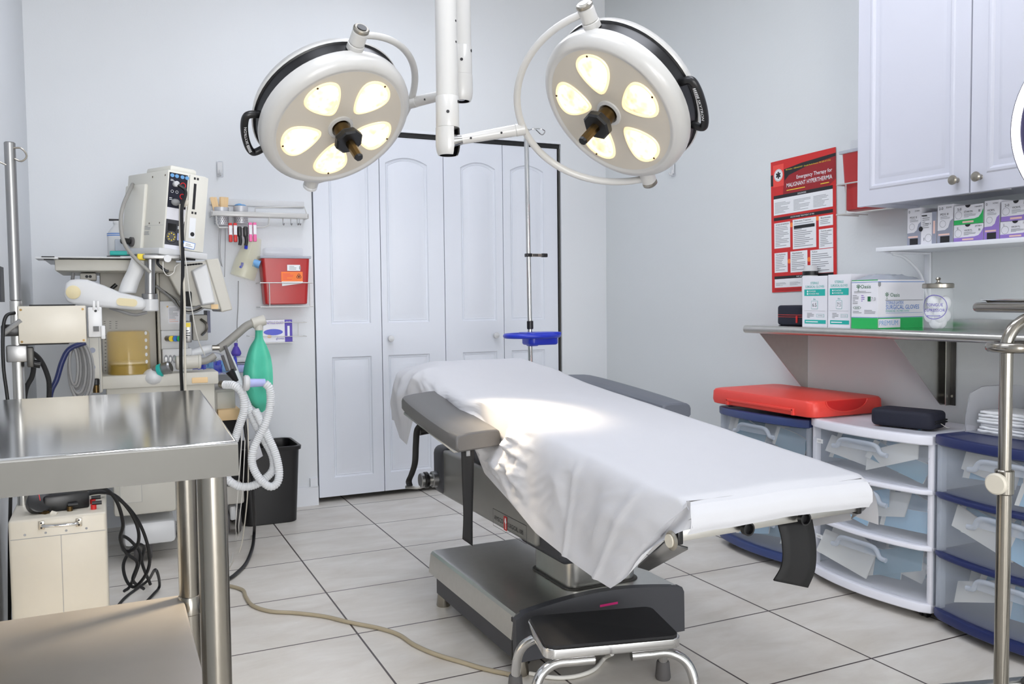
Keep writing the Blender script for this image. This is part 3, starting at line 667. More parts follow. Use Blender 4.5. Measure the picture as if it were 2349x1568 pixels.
suture(2258.5, 2292, 461, 554, purple_m, 'upright white and purple suture box beside the green striped box', ('0', 'VICRYL', 'VCP340H'), True)
zh = suture(2294.5, 2367, 509, 553, purple_m, 'flat white and purple suture box marked 1, lowest at the picture edge', ('1', 'VICRYL', 'J977H'))
suture(2297, 2368, 463, 509, purple_m, 'flat white and purple suture box marked 2-0, upper one at the picture edge', ('2-0', 'VICRYL', 'J417H'), base=zh+.0005)
# steel wall shelf
FX, FZ, FY = 1.84, .977, -1.15
t = thing('steel_shelf', 'long stainless steel wall shelf with rolled front edge on the right wall', 'shelf', (2.0, -2.2, .95))
m = MB(); m.box2((FX, -3.3, .984), (XR-.002, FY, .9935), steelt_m); m.cyl((FX, -3.3, FZ), (FX, FY, FZ), .0172, steel_m, bev=.004); m.box2((FX+.015, FY-.004, .96), (XR-.002, FY, .985), steel_m); m.build('shelf_top', t)
m = MB(); m.box2((XR-.014, -3.3, .992), (XR-.002, FY, 1.028), steel_m, bev=.003); m.build('backsplash', t)
for yb in (-1.2, -1.915, -2.9):
    m = MB(); T = frame((0, yb, 0), (1, 0, 0), (0, 0, 1)); m.prism([(XR-.003, .985), (XR-.003, .7), (XR-.03, .7), (FX+.03, .965), (FX+.03, .985)], -.0015, .0015, steel_m, T)
    if yb < -1.5: m.box2((XR-.006, yb-.045, .7), (XR-.002, yb+.0, .984), steeld_m, bev=.001); m.box2((XR-.03, yb-.0235, .7), (XR-.006, yb-.0215, .984), steel_m)
    for z in (.735, .945) if yb < -1.5 else ():
        for yy in (-.012, -.034): m.cyl((XR-.009, yb+yy, z), (XR-.005, yb+yy, z), .005, nickel_m, seg=10)
    m.build('bracket', t)
SH = .9937
# black zipped case
a, b = ax(1778, 700, 1.96), ax(1842, 748, 1.96)
t = thing('zip_case', 'small black case with red zipper piping at the end of the steel shelf', 'case', (2.0, (a.y+b.y)/2, SH)); cy, cw, ch = (a.y+b.y)/2, a.y-b.y, a.z-SH
m = MB(); m.rbox((2.02, cy, SH+ch/2), (.12, cw, ch), navy_m, .03, top=.012, bot=.012); m.build('case_body', t)
m = MB(); R_ = lambda z: [(2.02+sx*(.0605-.03)+.03*cos(a_), cy+sy*(cw/2+.0005-.03)+.03*sin(a_), z) for q, (sx, sy) in enumerate(((1, 1), (-1, 1), (-1, -1), (1, -1))) for a_ in [(q+i/6)*pi/2 for i in range(7)]]
m.tube(R_(SH+ch*.52), .0009, redlid_m, 6, 0, True); m.tube(R_(SH+ch*.42), .0009, redlid_m, 6, 0, True); m.build('piping', t)
m = MB(); m.box((1.957, cy-cw*.3, SH+ch*.3), (.004, .01, ch*.35), red_m, bev=.0015); m.build('zip_pull', t)
# glove boxes
def gbox(px0, px1, pyt, lb, size, xf):
    a, b = ax(px0, pyt, xf), ax(px1, pyt, xf); y0, y1 = a.y, b.y; w = y0-y1; h = a.z-SH; T = frame((xf, y0, SH), (0, -1, 0), (0, 0, 1)); m = MB()
    m.box2((xf, y1, SH), (xf+.19, y0, SH+h), card_m)
    m.text('STERILE', w*.5, h*.84, h*.045, teal_m, T, align='CENTER'); m.text('SURGICAL GLOVES', w*.5, h*.77, h*.045, teal_m, T, width=w*.75, align='CENTER'); m.rect(w*.08, h*.61, w*.92, h*.74, teal_m, T)
    m.text('POWDER', w*.28, h*.685, h*.03, paper_m, T); m.text('POWDER FREE', w*.28, h*.635, h*.03, paper_m, T, width=w*.4); m.disc(w*.22, h*.7, w*.03, paper_m, T, .001); m.disc(w*.22, h*.65, w*.03, paper_m, T, .001)
    m.rect(w*.37, h*.35, w*.63, h*.51, teal_m, T, .0006); m.rect(w*.38, h*.355, w*.62, h*.505, card_m, T, .0009); m.text(size, w*.5, h*.395, h*.075, teal_m, T, width=w*.17, align='CENTER'); m.text('Size', w*.5, h*.53, h*.03, teal_m, T, align='CENTER')
    m.rect(w*.08, h*.31, w*.92, h*.314, inkg_m, T); m.lines(w*.2, h*.17, w*.5, h*.28, 4, inkg_m, T); m.rect(w*.58, h*.19, w*.88, h*.25, teal_m, T); m.rect(w*.59, h*.194, w*.87, h*.246, card_m, T, .0009); m.text('50 PAIRS', w*.73, h*.208, h*.025, teal_m, T, align='CENTER')
    m.rect(w*.1, h*.06, w*.95, h*.135, teal_m, T); m.lines(w*.15, h*.075, w*.9, h*.12, 1, paper_m, T, .0009)
    o = m.build('glove_box'); tag(o, lb, 'glove box', 'boxes of gloves on the steel shelf')
gbox(1841, 1898, 634, 'white and teal box of size 6.5 surgical gloves beside the black zip case', '6.5', 1.9)
gbox(1900, 1951.5, 630, 'white and teal glove box of size 7.5 next to the large carton', '7.5', 1.895)
# large green and white glove box: its front faces the room, its long side faces the camera end
c0 = az(2013, 753, SH); xf = 1.872; cy = ax(2013, 753, xf).y; y0 = ax(1953, 750, xf).y; zt = ax(2013, 641, xf).z; h = zt-SH; w = y0-cy; L = .245
t = thing('surgical_glove_carton', 'large white carton of latex surgical gloves with a green base band', 'glove box', (xf+L/2, (y0+cy)/2, SH))
m = MB(); m.box2((xf, cy, SH), (xf+L, y0, SH+h), card_m)
T = frame((xf, y0, SH), (0, -1, 0), (0, 0, 1)); m.rect(0, 0, w, h*.22, grn_m, T); m.rect(0, h*.225, w, h*.235, bluep_m, T); m.rect(0, h*.985, w, h, grn_m, T); m.rect(0, h*.95, w, h*.958, bluep_m, T)
def palm(x, y, s, T):
    for k in range(7): a = k*2*pi/7; m.poly([(x, y), (x+s*cos(a-.22), y+s*.8*sin(a-.22)), (x+s*1.15*cos(a), y+s*.9*sin(a)), (x+s*cos(a+.22), y+s*.8*sin(a+.22))], dgrn_m, T, .0009)
    m.rect(x-s*.08, y-s*1.9, x+s*.08, y, dgrn_m, T, .0008); m.rect(x-s*.6, y-s*1.9, x+s*.6, y-s*1.8, dgrn_m, T, .0008)
palm(w*.27, h*.87, h*.05, T); m.text('Oasis', w*.36, h*.83, h*.075, dgrn_m, T, width=w*.38); m.lines(w*.1, h*.73, w*.8, h*.78, 2, inkg_m, T); m.lines(w*.05, h*.5, w*.3, h*.7, 6, inkg_m, T); m.lines(w*.38, h*.55, w*.52, h*.7, 4, purple_m, T)
m.rect(w*.62, h*.56, w*.74, h*.66, dgrn_m, T); m.text('7.0', w*.76, h*.575, h*.07, inkg_m, T); m.ringp(w*.22, h*.43, w*.15, w*.015, dgrn_m, T, .0008, 24, h*.035); m.text('AHS', w*.22, h*.41, h*.04, dgrn_m, T, align='CENTER'); m.lines(w*.06, h*.31, w*.42, h*.37, 2, inkg_m, T); m.lines(w*.5, h*.3, w*.95, h*.39, 3, inkg_m, T)
T = frame((xf, cy, SH), (1, 0, 0), (0, 0, 1)); m.rect(0, 0, L, h*.22, grn_m, T); m.rect(0, h*.225, L, h*.235, bluep_m, T); m.rect(0, h*.95, L, h*.962, bluep_m, T)
palm(L*.19, h*.7, h*.05, T); m.text('Oasis', L*.26, h*.65, h*.08, dgrn_m, T, width=L*.2); m.rect(L*.16, h*.575, L*.98, h*.583, ink_m, T); m.text('STERILE LATEX', L*.17, h*.5, h*.062, bluep_m, T, width=L*.38); m.text('SURGICAL GLOVES', L*.17, h*.395, h*.09, bluep_m, T, width=L*.72)
m.text('POWDER FREE - POLYMER COATED', L*.17, h*.34, h*.035, teal_m, T, width=L*.5); m.rect(L*.17, h*.315, L*.98, h*.32, bluep_m, T); m.rect(L*.01, h*.02, L*.48, h*.2, card_m, T, .0009); m.text('PREMIUM', L*.03, h*.07, h*.1, bluel_m, T, .0012, width=L*.4)
m.poly([(-.0, h*.95), (L*.06, h*.95), (L*.06, h*.88), (L*.03, h*.85), (0, h*.88)], inkg_m, T, .0011); m.build('carton', t)
m = MB(); Rr = []
for i in range(15):
    row = []
    for j in range(11):
        u, v = i/14, j/10; e = min(u, 1-u, v, 1-v); row.append((xf+.006+u*(L-.012), cy+.004+v*(w-.008), SH+h+.001+(.018*min(1, e*5))*(1+.5*noise.noise(V((u*7, v*6, 2))))))
    Rr.append(row)
m.rings(Rr, clearside_m, False); lab(m.build('plastic_bag', t), 'crumpled clear plastic bag on top of the carton')
# dispenser behind the first glove box
p = ax(1857, 632, 2.115); t = thing('dispenser_bottle', 'white topped bottle with a black neck standing behind the first glove box', 'bottle', (2.12, p.y, SH)); T = Matrix.Translation((2.12, p.y, SH)); zt = p.z-SH+.024
m = MB(); m.lathe([(.034, 0), (.036, .01), (.036, zt-.03), (.03, zt-.02), (0, zt-.02)], whitep_m, T); m.build('bottle_body', t)
m = MB(); m.lathe([(.034, zt-.022), (.034, zt-.004), (.0, zt-.004)], black_m, T); m.build('neck', t); m = MB(); m.lathe([(.031, zt-.004), (.027, zt+.022), (.0, zt+.022)], whitep_m, T); m.build('pump_cap', t)
# tongue depressor jar
a, b = ax(2100, 752, 1.93), ax(2167, 752, 1.93); r = (a.y-b.y)/2*.83; jc = V((1.955, (a.y+b.y)/2-.012, SH)); zt = ax(2133, 661, 1.955).z-SH
t = thing('glass_jar', 'round glass jar with steel lid and blue tongue depressor lettering', 'jar', jc); T = Matrix.Translation(jc)
m = MB(); m.lathe([(r*.96, 0), (r, .006), (r, zt-.006), (r*.95, zt), (r*.93, zt), (r*.965, zt-.008), (r*.965, .008), (0, .006)], glass_m, T, 40); m.build('glass', t)
m = MB(); m.lathe([(r*1.0, zt), (r*1.04, zt+.002), (r*1.04, zt+.014), (r*.98, zt+.017), (.012, zt+.018), (.005, zt+.022), (.005, zt+.028), (.009, zt+.033), (.006, zt+.038), (0, zt+.039)], nickel_m, T, 40); m.build('lid', t)
dv = (CAM-jc); dv.z = 0; dv.normalize(); ang0 = math.atan2(dv.y, dv.x)
m = MB()
def onjar(pts, mm):
    # wrap flat print around the glass, local x to the right as seen from the room
    m.add([(jc.x+(r+.0012)*cos(ang0+x/r), jc.y+(r+.0012)*sin(ang0+x/r), jc.z+z) for x, z in pts[0]], pts[1], mm, False)
tmp = MB(); I4 = Matrix.Identity(4)
tmp.ringp(0, zt*.55, .043, .0022, violet_m, I4, 0, 36, zt*.29); tmp.text('TONGUE', 0, zt*.57, .0105, violet_m, I4, 0, .056, 'CENTER'); tmp.text('DEPRESSOR', 0, zt*.44, .0105, violet_m, I4, 0, .07, 'CENTER'); tmp.rect(-.025, zt*.33, .02, zt*.35, violet_m, I4, 0)
sh = -.012
m.add([(jc.x+(r+.0012)*cos(ang0+(p.x+sh)/r), jc.y+(r+.0012)*sin(ang0+(p.x+sh)/r), jc.z+p.y) for p in tmp.v], tmp.f, violet_m, False); m.build('printed_label', t)
m = MB()
for i in range(14):
    a = 2*pi*i/14; m.ell((jc.x+r*.5*cos(a)*(i % 2*.6+.4), jc.y+r*.5*sin(a)*(i % 2*.6+.4), SH+.03+.022*(i % 4)), (r*.4, r*.4, .026), paper_m, None, 12, 8)
o = m.build('gauze_pads'); tag(o, 'white cotton pads packed inside the glass jar', 'pads'); o['kind'] = 'stuff'

# ================================================================= STORAGE CARTS
def cart(y0, y1, top, fm, lb, nm, rails, seed):
    """three drawer cart; y0 > y1, front towards -X"""
    yc, hw = (y0+y1)/2, (y0-y1)/2; XB = 2.12; bow = .045; xf = 1.772
    fx = lambda y, e=0: xf-bow*(1-((y-yc)/hw)**2)-e
    t = thing('storage_cart', lb, 'storage cart', (1.94, yc, 0))
    def slab(z0, z1, mm, e=0, nm_='rail', ins=0, lip=0.):
        n = 18; P = [(fx(yc-hw+2*hw*k/n, e) if True else 0, yc-hw+2*hw*k/n) for k in range(n+1)]
        P = [(x+.012*max(0, abs((y-yc)/hw)-.94)/.06, y) for x, y in P]
        P = P+[(XB, y0-ins), (XB, y1+ins)][::1] if False else P+[(XB, yc+hw), (XB, yc-hw)]
        w = MB(); n_ = len(P); cx = 1.93
        sc = lambda d: [(cx+(x-cx)*(1-d/.2), yc+(y-yc)*(1-d/hw)) for x, y in P]
        w.rings([[(x, y, z0) for x, y in sc(.004)], [(x, y, z0+.004) for x, y in sc(0)], [(x, y, z1-.006) for x, y in sc(0)], [(x, y, z1-.002) for x, y in sc(.002)], [(x, y, z1) for x, y in sc(.007)]]
                + ([[(x, y, z1) for x, y in sc(.03)], [(x, y, z1-.004) for x, y in sc(.036)]] if lip else []), mm, True, True, True)
        return w
    slab(top-.034, top, fm, .004, lip=1).build('cart_top', t)
    zs = [.048]+rails+[top-.034]
    slab(.03, .062, fm, .002).build('base_frame', t)
    for z in rails: slab(z, z+.018, fm, .001).build('rail', t)
    for yy in (y0-.012, y1+.012):
        w = MB(); w.box2((xf+.012, yy-.011, .05), (xf+.04, yy+.011, top-.02), fm if fm is cartw_m else clearside_m, bev=.006); w.build('post', t)
        w = MB(); w.box2((XB-.03, yy-.011, .05), (XB, yy+.011, top-.02), fm if fm is cartw_m else clearside_m, bev=.006); w.build('post', t)
    w = MB()
    for yy in (y0-.002, y1+.002): w.box2((xf+.02, yy-.0012, .055), (XB-.005, yy+.0012, top-.03), clearside_m)
    w.box2((XB-.004, y1+.004, .055), (XB-.001, y0-.004, top-.03), clearside_m); w.build('side_panel', t)
    lo = [.062]+[z+.018 for z in rails]; hi = rails+[top-.034]
    for k, (a, b) in enumerate(zip(lo, hi)):
        a += .003; b -= .004; H = b-a; w = MB(); n = 24; Rg = []
        ins = .014
        for zf in (0, .06, .74, .78, .82, 1):
            row = []
            for i in range(n+1):
                s = -1+2*i/n; y = yc+s*(hw-ins); e = .012*(1 if zf < .76 else (.55 if zf < .8 else .2))-(.006 if zf == 0 else 0)
                row.append((fx(y)+.02-e, y, a+zf*H-(.012*(abs(s)**2) if .7 < zf < .9 else 0)))
            Rg.append(row)
        w.rings(Rg, clearfr_m, False)
        dr = w.build('drawer', t, angle=60)
        w = MB(); ya, yb_ = yc+.1, yc-.1
        pts = [(fx(y)+.004, y, a+H*zz) for y, zz in ((yc+.125, .66), (yc+.1, .69), (yc+.085, .83), (yc+.06, .88), (yc, .885), (yc-.06, .88), (yc-.085, .83), (yc-.1, .69), (yc-.125, .66))]
        w.tube(pts, .009, clearside_m, 10, 4); w.quadpatch((fx(yc+.085)+.0025, yc+.085, a+H*.7), (fx(yc-.085)+.0025, yc-.085, a+H*.7), (fx(yc-.085)+.0025, yc-.085, a+H*.84), (fx(yc+.085)+.0025, yc+.085, a+H*.84), poucht_m if 0 else clearside_m, 8, 2, lambda u, v: V((-(fx(yc)-fx(yc+.085))*-1*(1-(2*u-1)**2)*1.0, 0, 0)))
        w.build('handle', dr)
        if nm == 'white' and k != 1:
            y = yc+hw*.76; w = MB(); T = frame((fx(y)+.006, y, a+H*.68), (-.12, -1, 0), (0, 0, 1)); w.box((0, 0, 0), (.036, .016, .001), paper_m, T); w.text('SIZES', -.01, -.003, .006, inkg_m, T, .0012); w.build('name_tag', dr)
        # pouches lying in the drawer, leaning against its front
        rnd = random.Random(seed*10+k); word = ('bottom', 'middle', 'top')[k]; np_ = 8
        for i in range(np_):
            wv, hv = rnd.uniform(.14, .26), rnd.uniform(.07, .12); cyv = yc+rnd.uniform(-.8, .8)*hw; lean = rnd.uniform(.3, .9); xq = fx(cyv)+.034+.03*i*.6
            zq = a+.012+.006*i; rot = rnd.uniform(-.35, .35); ca, sa = cos(rot), sin(rot); ph = rnd.uniform(0, 9)
            cyv = min(max(cyv, y1+.04+wv*.5), y0-.04-wv*.5)
            def P(u, v, e=0):
                yy = (u-.5)*wv; zz = v*hv; return V((xq+.5*zz*lean+.006*sin(u*6+ph)*v+e, cyv-(yy*ca-zz*sa*.4), zq+max(0, zz*(1-.25*lean)+yy*sa+.5*abs(sa)*wv)))
            mm = (pouch_m, pouchb_m, poucht_m, pouch_m)[rnd.randrange(4)] if nm != 'navy' else (pouchb_m, pouchb_m, pouch_m)[rnd.randrange(3)]
            w = MB(); nU, nV = 10, 5
            fr = [[P(u/nU, v/nV) for v in range(nV+1)] for u in range(nU+1)]; w.rings(fr, mm, False)
            w.rings([[P(u/nU, v/nV, .004+.006*sin(pi*u/nU)*sin(pi*v/nV)) for v in range(nV+1)] for u in range(nU+1)], pouch_m, False)
            w.rings([[P(u/40-.0005, v/nV, -.0012) for v in range(nV+1)] for u in range(5)], pouch_m, False)
            o = w.build('sterile_pouch'); tag(o, 'flat sterile pouch lying in the %s drawer of the %s cart' % (word, nm), 'pouch', 'pouches in the %s drawer of the %s cart' % (word, nm))
    for yy in (y0-.05, y1+.05):
        for xx in (xf+.045, XB-.05):
            w = MB(); w.cyl((xx, yy, .034), (xx, yy, .05), .012, black_m); w.cyl((xx, yy-.016, .02), (xx, yy-.004, .02), .02, black_m, bev=.004); w.cyl((xx, yy+.004, .02), (xx, yy+.016, .02), .02, black_m, bev=.004); w.box((xx, yy, .03), (.03, .026, .016), black_m, bev=.006); w.build('caster', t)
cart(-1.045, -1.6, .628, cartb_m, 'blue framed three drawer storage cart under the red lid', 'blue', [.23, .415], 1)
cart(-1.612, -2.166, .642, cartw_m, 'white framed three drawer storage cart with a black pouch on top', 'white', [.243, .437], 2)
cart(-2.178, -2.735, .652, cartn_m, 'navy framed three drawer storage cart with a clear tray on top', 'navy', [.24, .44], 3)
# red bin lid
Z0 = .6425
t = thing('red_bin_lid', 'large red plastic bin lid lying across the blue and white storage carts', 'lid', (1.93, -1.36, Z0))
m = MB(); hgt = .068; yA, yB_, xa, xb = -1.03, -1.665, 1.735, 2.13
def lidloop(d, z):
    L_ = []; r = .04
    for q, (sx, sy) in enumerate(((1, 1), (-1, 1), (-1, -1), (1, -1))):
        for i in range(7):
            a_ = (q+i/6)*pi/2; hx, hy = (xb-xa)/2-d, (yA-yB_)/2-d; L_.append(((xa+xb)/2+sx*(hx-r)+r*cos(a_), (yA+yB_)/2+sy*(hy-r)+r*sin(a_), z))
    return L_
m.rings([lidloop(.012, Z0), lidloop(.004, Z0+.004), lidloop(0, Z0+.02), lidloop(.002, Z0+hgt-.012), lidloop(.008, Z0+hgt-.003), lidloop(.018, Z0+hgt), lidloop(.06, Z0+hgt+.004), lidloop(.12, Z0+hgt+.012)], redlid_m, True, True, True); m.build('lid_shell', t)
m = MB(); m.box2((xa-.006, yA-.12, Z0+.018), (xa+.01, yB_+.1, Z0+.03), redlid_m, bev=.004); m.box2((xa-.006, yA-.12, Z0+.002), (xa+.01, yA-.135, Z0+.03), redlid_m, bev=.003); m.box2((xa-.006, yB_+.1, Z0+.002), (xa+.01, yB_+.115, Z0+.03), redlid_m, bev=.003); m.build('hand_grip', t)
m = MB(); T = frame(((xa+xb)/2-.02, yB_, Z0), (1, 0, 0), (0, 0, 1)); m.poly([(.11*cos(pi+pi*k/16), hgt-.004+.046*sin(pi+pi*k/16)) for k in range(17)], red_m, T, .001)
m.tube([((xa+xb)/2-.02+.11*cos(pi+pi*k/16), yB_-.001, Z0+hgt-.004+.046*sin(pi+pi*k/16)) for k in range(17)], .003, redlid_m, 6, 0); m.build('scoop', t)
# black pouch
a = az(1976, 965, .6425); b = az(2082, 979, .6425); c = az(2130, 972, .6425)
m = MB(); ctr = V(((a.x+c.x)/2+.02, (a.y+c.y)/2, 0)); T = frame((1.9, -1.965, .6425+.033), (.12, -1, 0), (1, .12, 0))
t = thing('black_pouch', 'black fabric zip pouch lying on the white storage cart', 'pouch', (1.9, -1.965, .6425)); m = MB(); Tm = Matrix.Translation((1.9, -1.965, .6425)) @ Matrix.Rotation(.25, 4, 'Z')
m.rbox((0, 0, .031), (.13, .23, .062), navy_m, .028, Tm, top=.014, bot=.016); m.build('pouch_body', t)
m = MB()
for zz in (.022, .03): m.tube([(Tm @ V((x, y, zz))) for x, y in ((-.04, -.1165), (.05, -.1165), (.062, -.1), (.066, -.05))], .002, blackm_m, 6, 3)
m.tube([(Tm @ V((.0, -.118, .02))), (Tm @ V((.02, -.13, .006))), (Tm @ V((.05, -.125, .002)))], .0012, whitec_m, 5, 4); m.build('zipper', t)
# clear tray with pads
TZ = .6525; Yt0, Yt1, Xt0, Xt1 = -2.2, -2.42, 1.9, 2.12
t = thing('acrylic_tray', 'clear acrylic tray holding white pads on the navy storage cart', 'tray', (2.0, -2.3, TZ))
m = MB(); m.box2((Xt0, Yt1, TZ), (Xt1, Yt0, TZ+.004), clear_m)
T = frame((0, 0, 0), (1, 0, 0), (0, 0, 1))
for yy in (Yt0, Yt1): m.prism([(Xt0, TZ), (Xt1, TZ), (Xt1, TZ+.15), (Xt0+.08, TZ+.15), (Xt0+.02, TZ+.13), (Xt0, TZ+.05)], -yy-.0015, -yy+.0015, clear_m, T)
m.box2((Xt1-.003, Yt1, TZ), (Xt1, Yt0, TZ+.15), clear_m); m.build('tray_shell', t)
for yy in (Yt0+.002, Yt1-.002):
    m = MB(); m.tube([(Xt0, yy, TZ), (Xt0, yy, TZ+.05), (Xt0+.02, yy, TZ+.13), (Xt0+.08, yy, TZ+.15), (Xt1, yy, TZ+.15)], .0016, inkg_m, 6, 0); m.build('edge_line', t)
for k in range(7):
    rnd = random.Random(k+40); m = MB(); x0, y0_ = 1.925+rnd.uniform(-.006, .006), -2.31+rnd.uniform(-.006, .006)
    m.rings([[(x0+(i-6)/6*.08+.085, y0_+(j-6)/6*.085, TZ+.006+k*.0105+e+.003*noise.noise(V((i*.6, j*.6, k)))) for j in range(13)] for i in range(13) for e in (0,)], paper_m, False)
    o = m.build('gauze_pad', solid=.009); tag(o, 'folded white gauze pad stacked in the clear acrylic tray', 'pad', 'gauze pads in the clear tray')
for k in range(4):
    m = MB(); m.rbox((1.98, -2.56, TZ+.014+k*.0285), (.24, .24-.006*(k % 2), .027), pinkt_m, .02, top=.012, bot=.012); o = m.build('folded_towel'); tag(o, 'folded pale pink towel, %s of the pile on the navy cart' % ('lowest', 'second from the bottom', 'second from the top', 'topmost')[k], 'towel', 'pink towels on the navy cart')

# ================================================================= MAYO STAND
D = 2.05; pt, pbm = ad(2309, 800, D), ad(2289, 1568, D); pole = V((pt.x, pt.y, 0)); zk = ad(2283, 1108, D).z
t = thing('mayo_stand', 'stainless instrument stand with a tray and a beige height knob at the picture edge', 'instrument stand', (pole.x, pole.y, 0))
low = V((pbm.x, pbm.y, .05)); m = MB(); m.cyl((pole.x, pole.y, .06), (pole.x, pole.y, zk+.03), .0165, stand_m, bev=.002); m.build('outer_post', t)
m = MB(); m.cyl((pole.x, pole.y, zk), (pole.x, pole.y, pt.z), .0145, stand_m); q = V((pole.x, pole.y, pt.z-.004)); ux = V((.96, -.28, 0)); m.tube([q, q+V((0, 0, .03))+ux*.004, q+V((0, 0, .062))+ux*.03, q+V((0, 0, .08))+ux*.09, q+V((0, 0, .085))+ux*.3], .0145, stand_m, 16, 8); m.build('inner_post', t)
m = MB(); m.cyl((pole.x, pole.y, zk-.03), (pole.x, pole.y, zk+.03), .0215, stand_m, bev=.003); m.build('collar', t)
m = MB(); kd = (CAM-V((pole.x, pole.y, zk))); kd.z = 0; kd.normalize(); kd = (kd-CR*.75).normalized(); m.cyl((pole.x, pole.y, zk), V((pole.x, pole.y, zk))+kd*.04, .007, steel_m); m.cyl(V((pole.x, pole.y, zk))+kd*.03, V((pole.x, pole.y, zk))+kd*.046, .0255, cream_m, bev=.004); lab(m.build('knob', t), 'round beige tightening knob')
uy = V((.28, .96, 0)); zl = ad(2275, 797, D).z
def rloop(o_, z, L, W, r):
    P = []
    for q_, (sx, sy) in enumerate(((1, 1), (-1, 1), (-1, -1), (1, -1))):
        for i in range(7): a = (q_+i/6)*pi/2; P.append(o_+ux*(sx*(L/2-r)+r*cos(a))+uy*(sy*(W/2-r)+r*sin(a))+V((0, 0, z-o_.z)))
    return P
e0 = ad(2262, 797, D); o_ = e0+ux*.287; m = MB(); m.tube(rloop(o_, zl, .52, .1, .045), .0125, stand_m, 14, 0, True); m.build('lower_frame', t)
e1 = ad(2249, 706, D); o_ = e1+ux*.385; zt = ad(2300, 706, D).z; m = MB(); m.tube(rloop(o_, zt, .54, .36, .03), .0125, stand_m, 14, 0, True); m.build('tray_frame', t)
m = MB(); m.rings([rloop(o_, zt+.0, .44, .27, .03), rloop(o_, zt+.004, .5, .32, .03), rloop(o_, zt+.016, .515, .335, .03), rloop(o_, zt+.018, .535, .355, .03), rloop(o_, zt+.0205, .535, .355, .03), rloop(o_, zt+.0205, .51, .33, .03)], steelt_m, True, True, False); m.build('tray', t)
for sgn in (-1, 1):
    m = MB(); p0 = pole+V((0, 0, .06)); e = pole+ux*.42+uy*.22*sgn+V((0, 0, .06)); s0 = pole+uy*.22*sgn+V((0, 0, .06)); m.tube([p0, s0, e], .0165, steel_m, 12, 0); lg = m.build('leg', t)
    for nm_, q in (('caster', e), ('caster', s0)):
        m = MB(); m.cyl(q+V((0, 0, -.01)), q+V((0, 0, -.03)), .01, black_m); m.cyl(q+V((-.011, 0, -.033)), q+V((.011, 0, -.033)), .0265, black_m, bev=.004); m.build(nm_, lg)

# ================================================================= RING LIGHT
D = 1.9; c = ad(2612, 273, D); Rr_ = .245; n_ = (CAM-c).normalized()
base = V((c.x+.02, c.y+.02, 0)); t = thing('ring_light', 'glowing white ring light on a black tripod at the picture edge', 'ring light', base); T = zframe(c, n_)
m = MB(T); P = [(Rr_*cos(2*pi*k/72)*.955, Rr_*sin(2*pi*k/72)*.955, .012) for k in range(72)]; m.tube(P, .0095, ring_m, 10, 0, True); m.build('light_tube', t)
m = MB(T); m.lathe([(Rr_*1.0, .002), (Rr_*1.01, -.012), (Rr_*.97, -.022), (Rr_*.74, -.022), (Rr_*.72, -.012), (Rr_*.74, .002), (Rr_*.9, .004), (Rr_*1.0, .002)], ringd_m, None, 72); m.build('housing', t)
m = MB(); q = c-n_*.03-V((0, 0, Rr_*.9)); m.tube([(base.x, base.y, .35), (base.x, base.y, c.z-Rr_-.05), q], .011, black_m, 12, 4); m.build('pole', t)
f1 = az(2322, 1600, 0)
for k in range(3):
    d_ = V((f1.x-base.x, f1.y-base.y, 0)); d_.rotate(Matrix.Rotation(2*pi*k/3, 3, 'Z')); m = MB(); e = base+d_*(1 if k == 0 else .8); m.tube([(base.x, base.y, .42), e+V((0, 0, .012))], .012, black_m, 10, 0); lg = m.build('leg', t)
    w_ = MB(); w_.ell(e+V((0, 0, .011)), (.016, .016, .011), rubber_m); w_.build('foot', lg)

# ================================================================= OPERATING TABLE
t = thing('operating_table', 'grey operating table with steel base and two padded arm boards under the white sheet', 'operating table', (.61, -1.7, 0))
BX0, BX1, BY0, BY1, BZ = .323, .90, -1.955, -1.218, .2
m = MB(); m.rbox(((BX0+BX1)/2, (BY0+BY1)/2+.01, .1), (BX1-BX0-.014, BY1-BY0-.03, .1), char_m, .03); m.box2((BX0+.1, BY1-.01, .06), (BX1-.1, BY1+.004, .19), black_m, bev=.004); m.build('base', t)
m = MB(); prof = [(BX0-.012, .122), (BX0-.012, .127), (BX0-.004, .19), (BX0+.004, .198), (BX0+.014, BZ), (BX1-.014, BZ), (BX1-.004, .198), (BX1+.004, .19), (BX1+.012, .127), (BX1+.012, .122)]
T = frame((0, 0, 0), (1, 0, 0), (0, 0, 1)); m.prism(prof, -(BY1), -(BY0+.022), steel_m, T); m.build('base_cover', t, angle=30)
arc = [(BX0-.006, .06), (BX0-.006, .188)]+[(BX0-.006+(BX1-BX0+.006)*k/20, .197+.03*sin(pi*min(1, k/20*.98+.02))) for k in range(1, 20)]+[(BX1+.004, .196), (BX1+.012, .18), (BX1+.014, .052)]
m = MB(); m.prism(arc, -(BY0+.03), -BY0, char_m, T); m.prism([(x*1+0, z-.002) for x, z in arc], -(BY0+.035), -(BY0+.026), black_m, T)
ec = m.build('end_cap', t, angle=20); md = ec.modifiers.new('soft', 'BEVEL'); md.width = .006; md.segments = 3; md.limit_method = 'ANGLE'; md.angle_limit = radians(50)
m = MB(); a, b = ay(1376, 1392, BY0-.0006), ay(1417, 1379, BY0-.0006); m.rect(a.x, a.z, b.x, b.z, magenta_m, frame((0, BY0-.0006, 0), (1, 0, 0), (0, 0, 1))); lab(m.build('sticker', t), 'small bright pink sticker')
for x, y in ((.355, -1.25), (.87, -1.25), (.355, -1.90), (.87, -1.90)):
    m = MB(); m.lathe([(.024, 0), (.026, .004), (.02, .055), (.018, .09)], nickel_m, Matrix.Translation((x, y, 0)), 20); m.build('foot', t)
for x, y in ((.395, -1.36), (.84, -1.36), (.395, -1.84), (.84, -1.84)):
    m = MB(); m.cyl((x-.014, y, .033), (x+.014, y, .033), .033, black_m, bev=.006); m.box((x, y+.02, .06), (.04, .06, .03), black_m, bev=.008); m.build('caster', t)
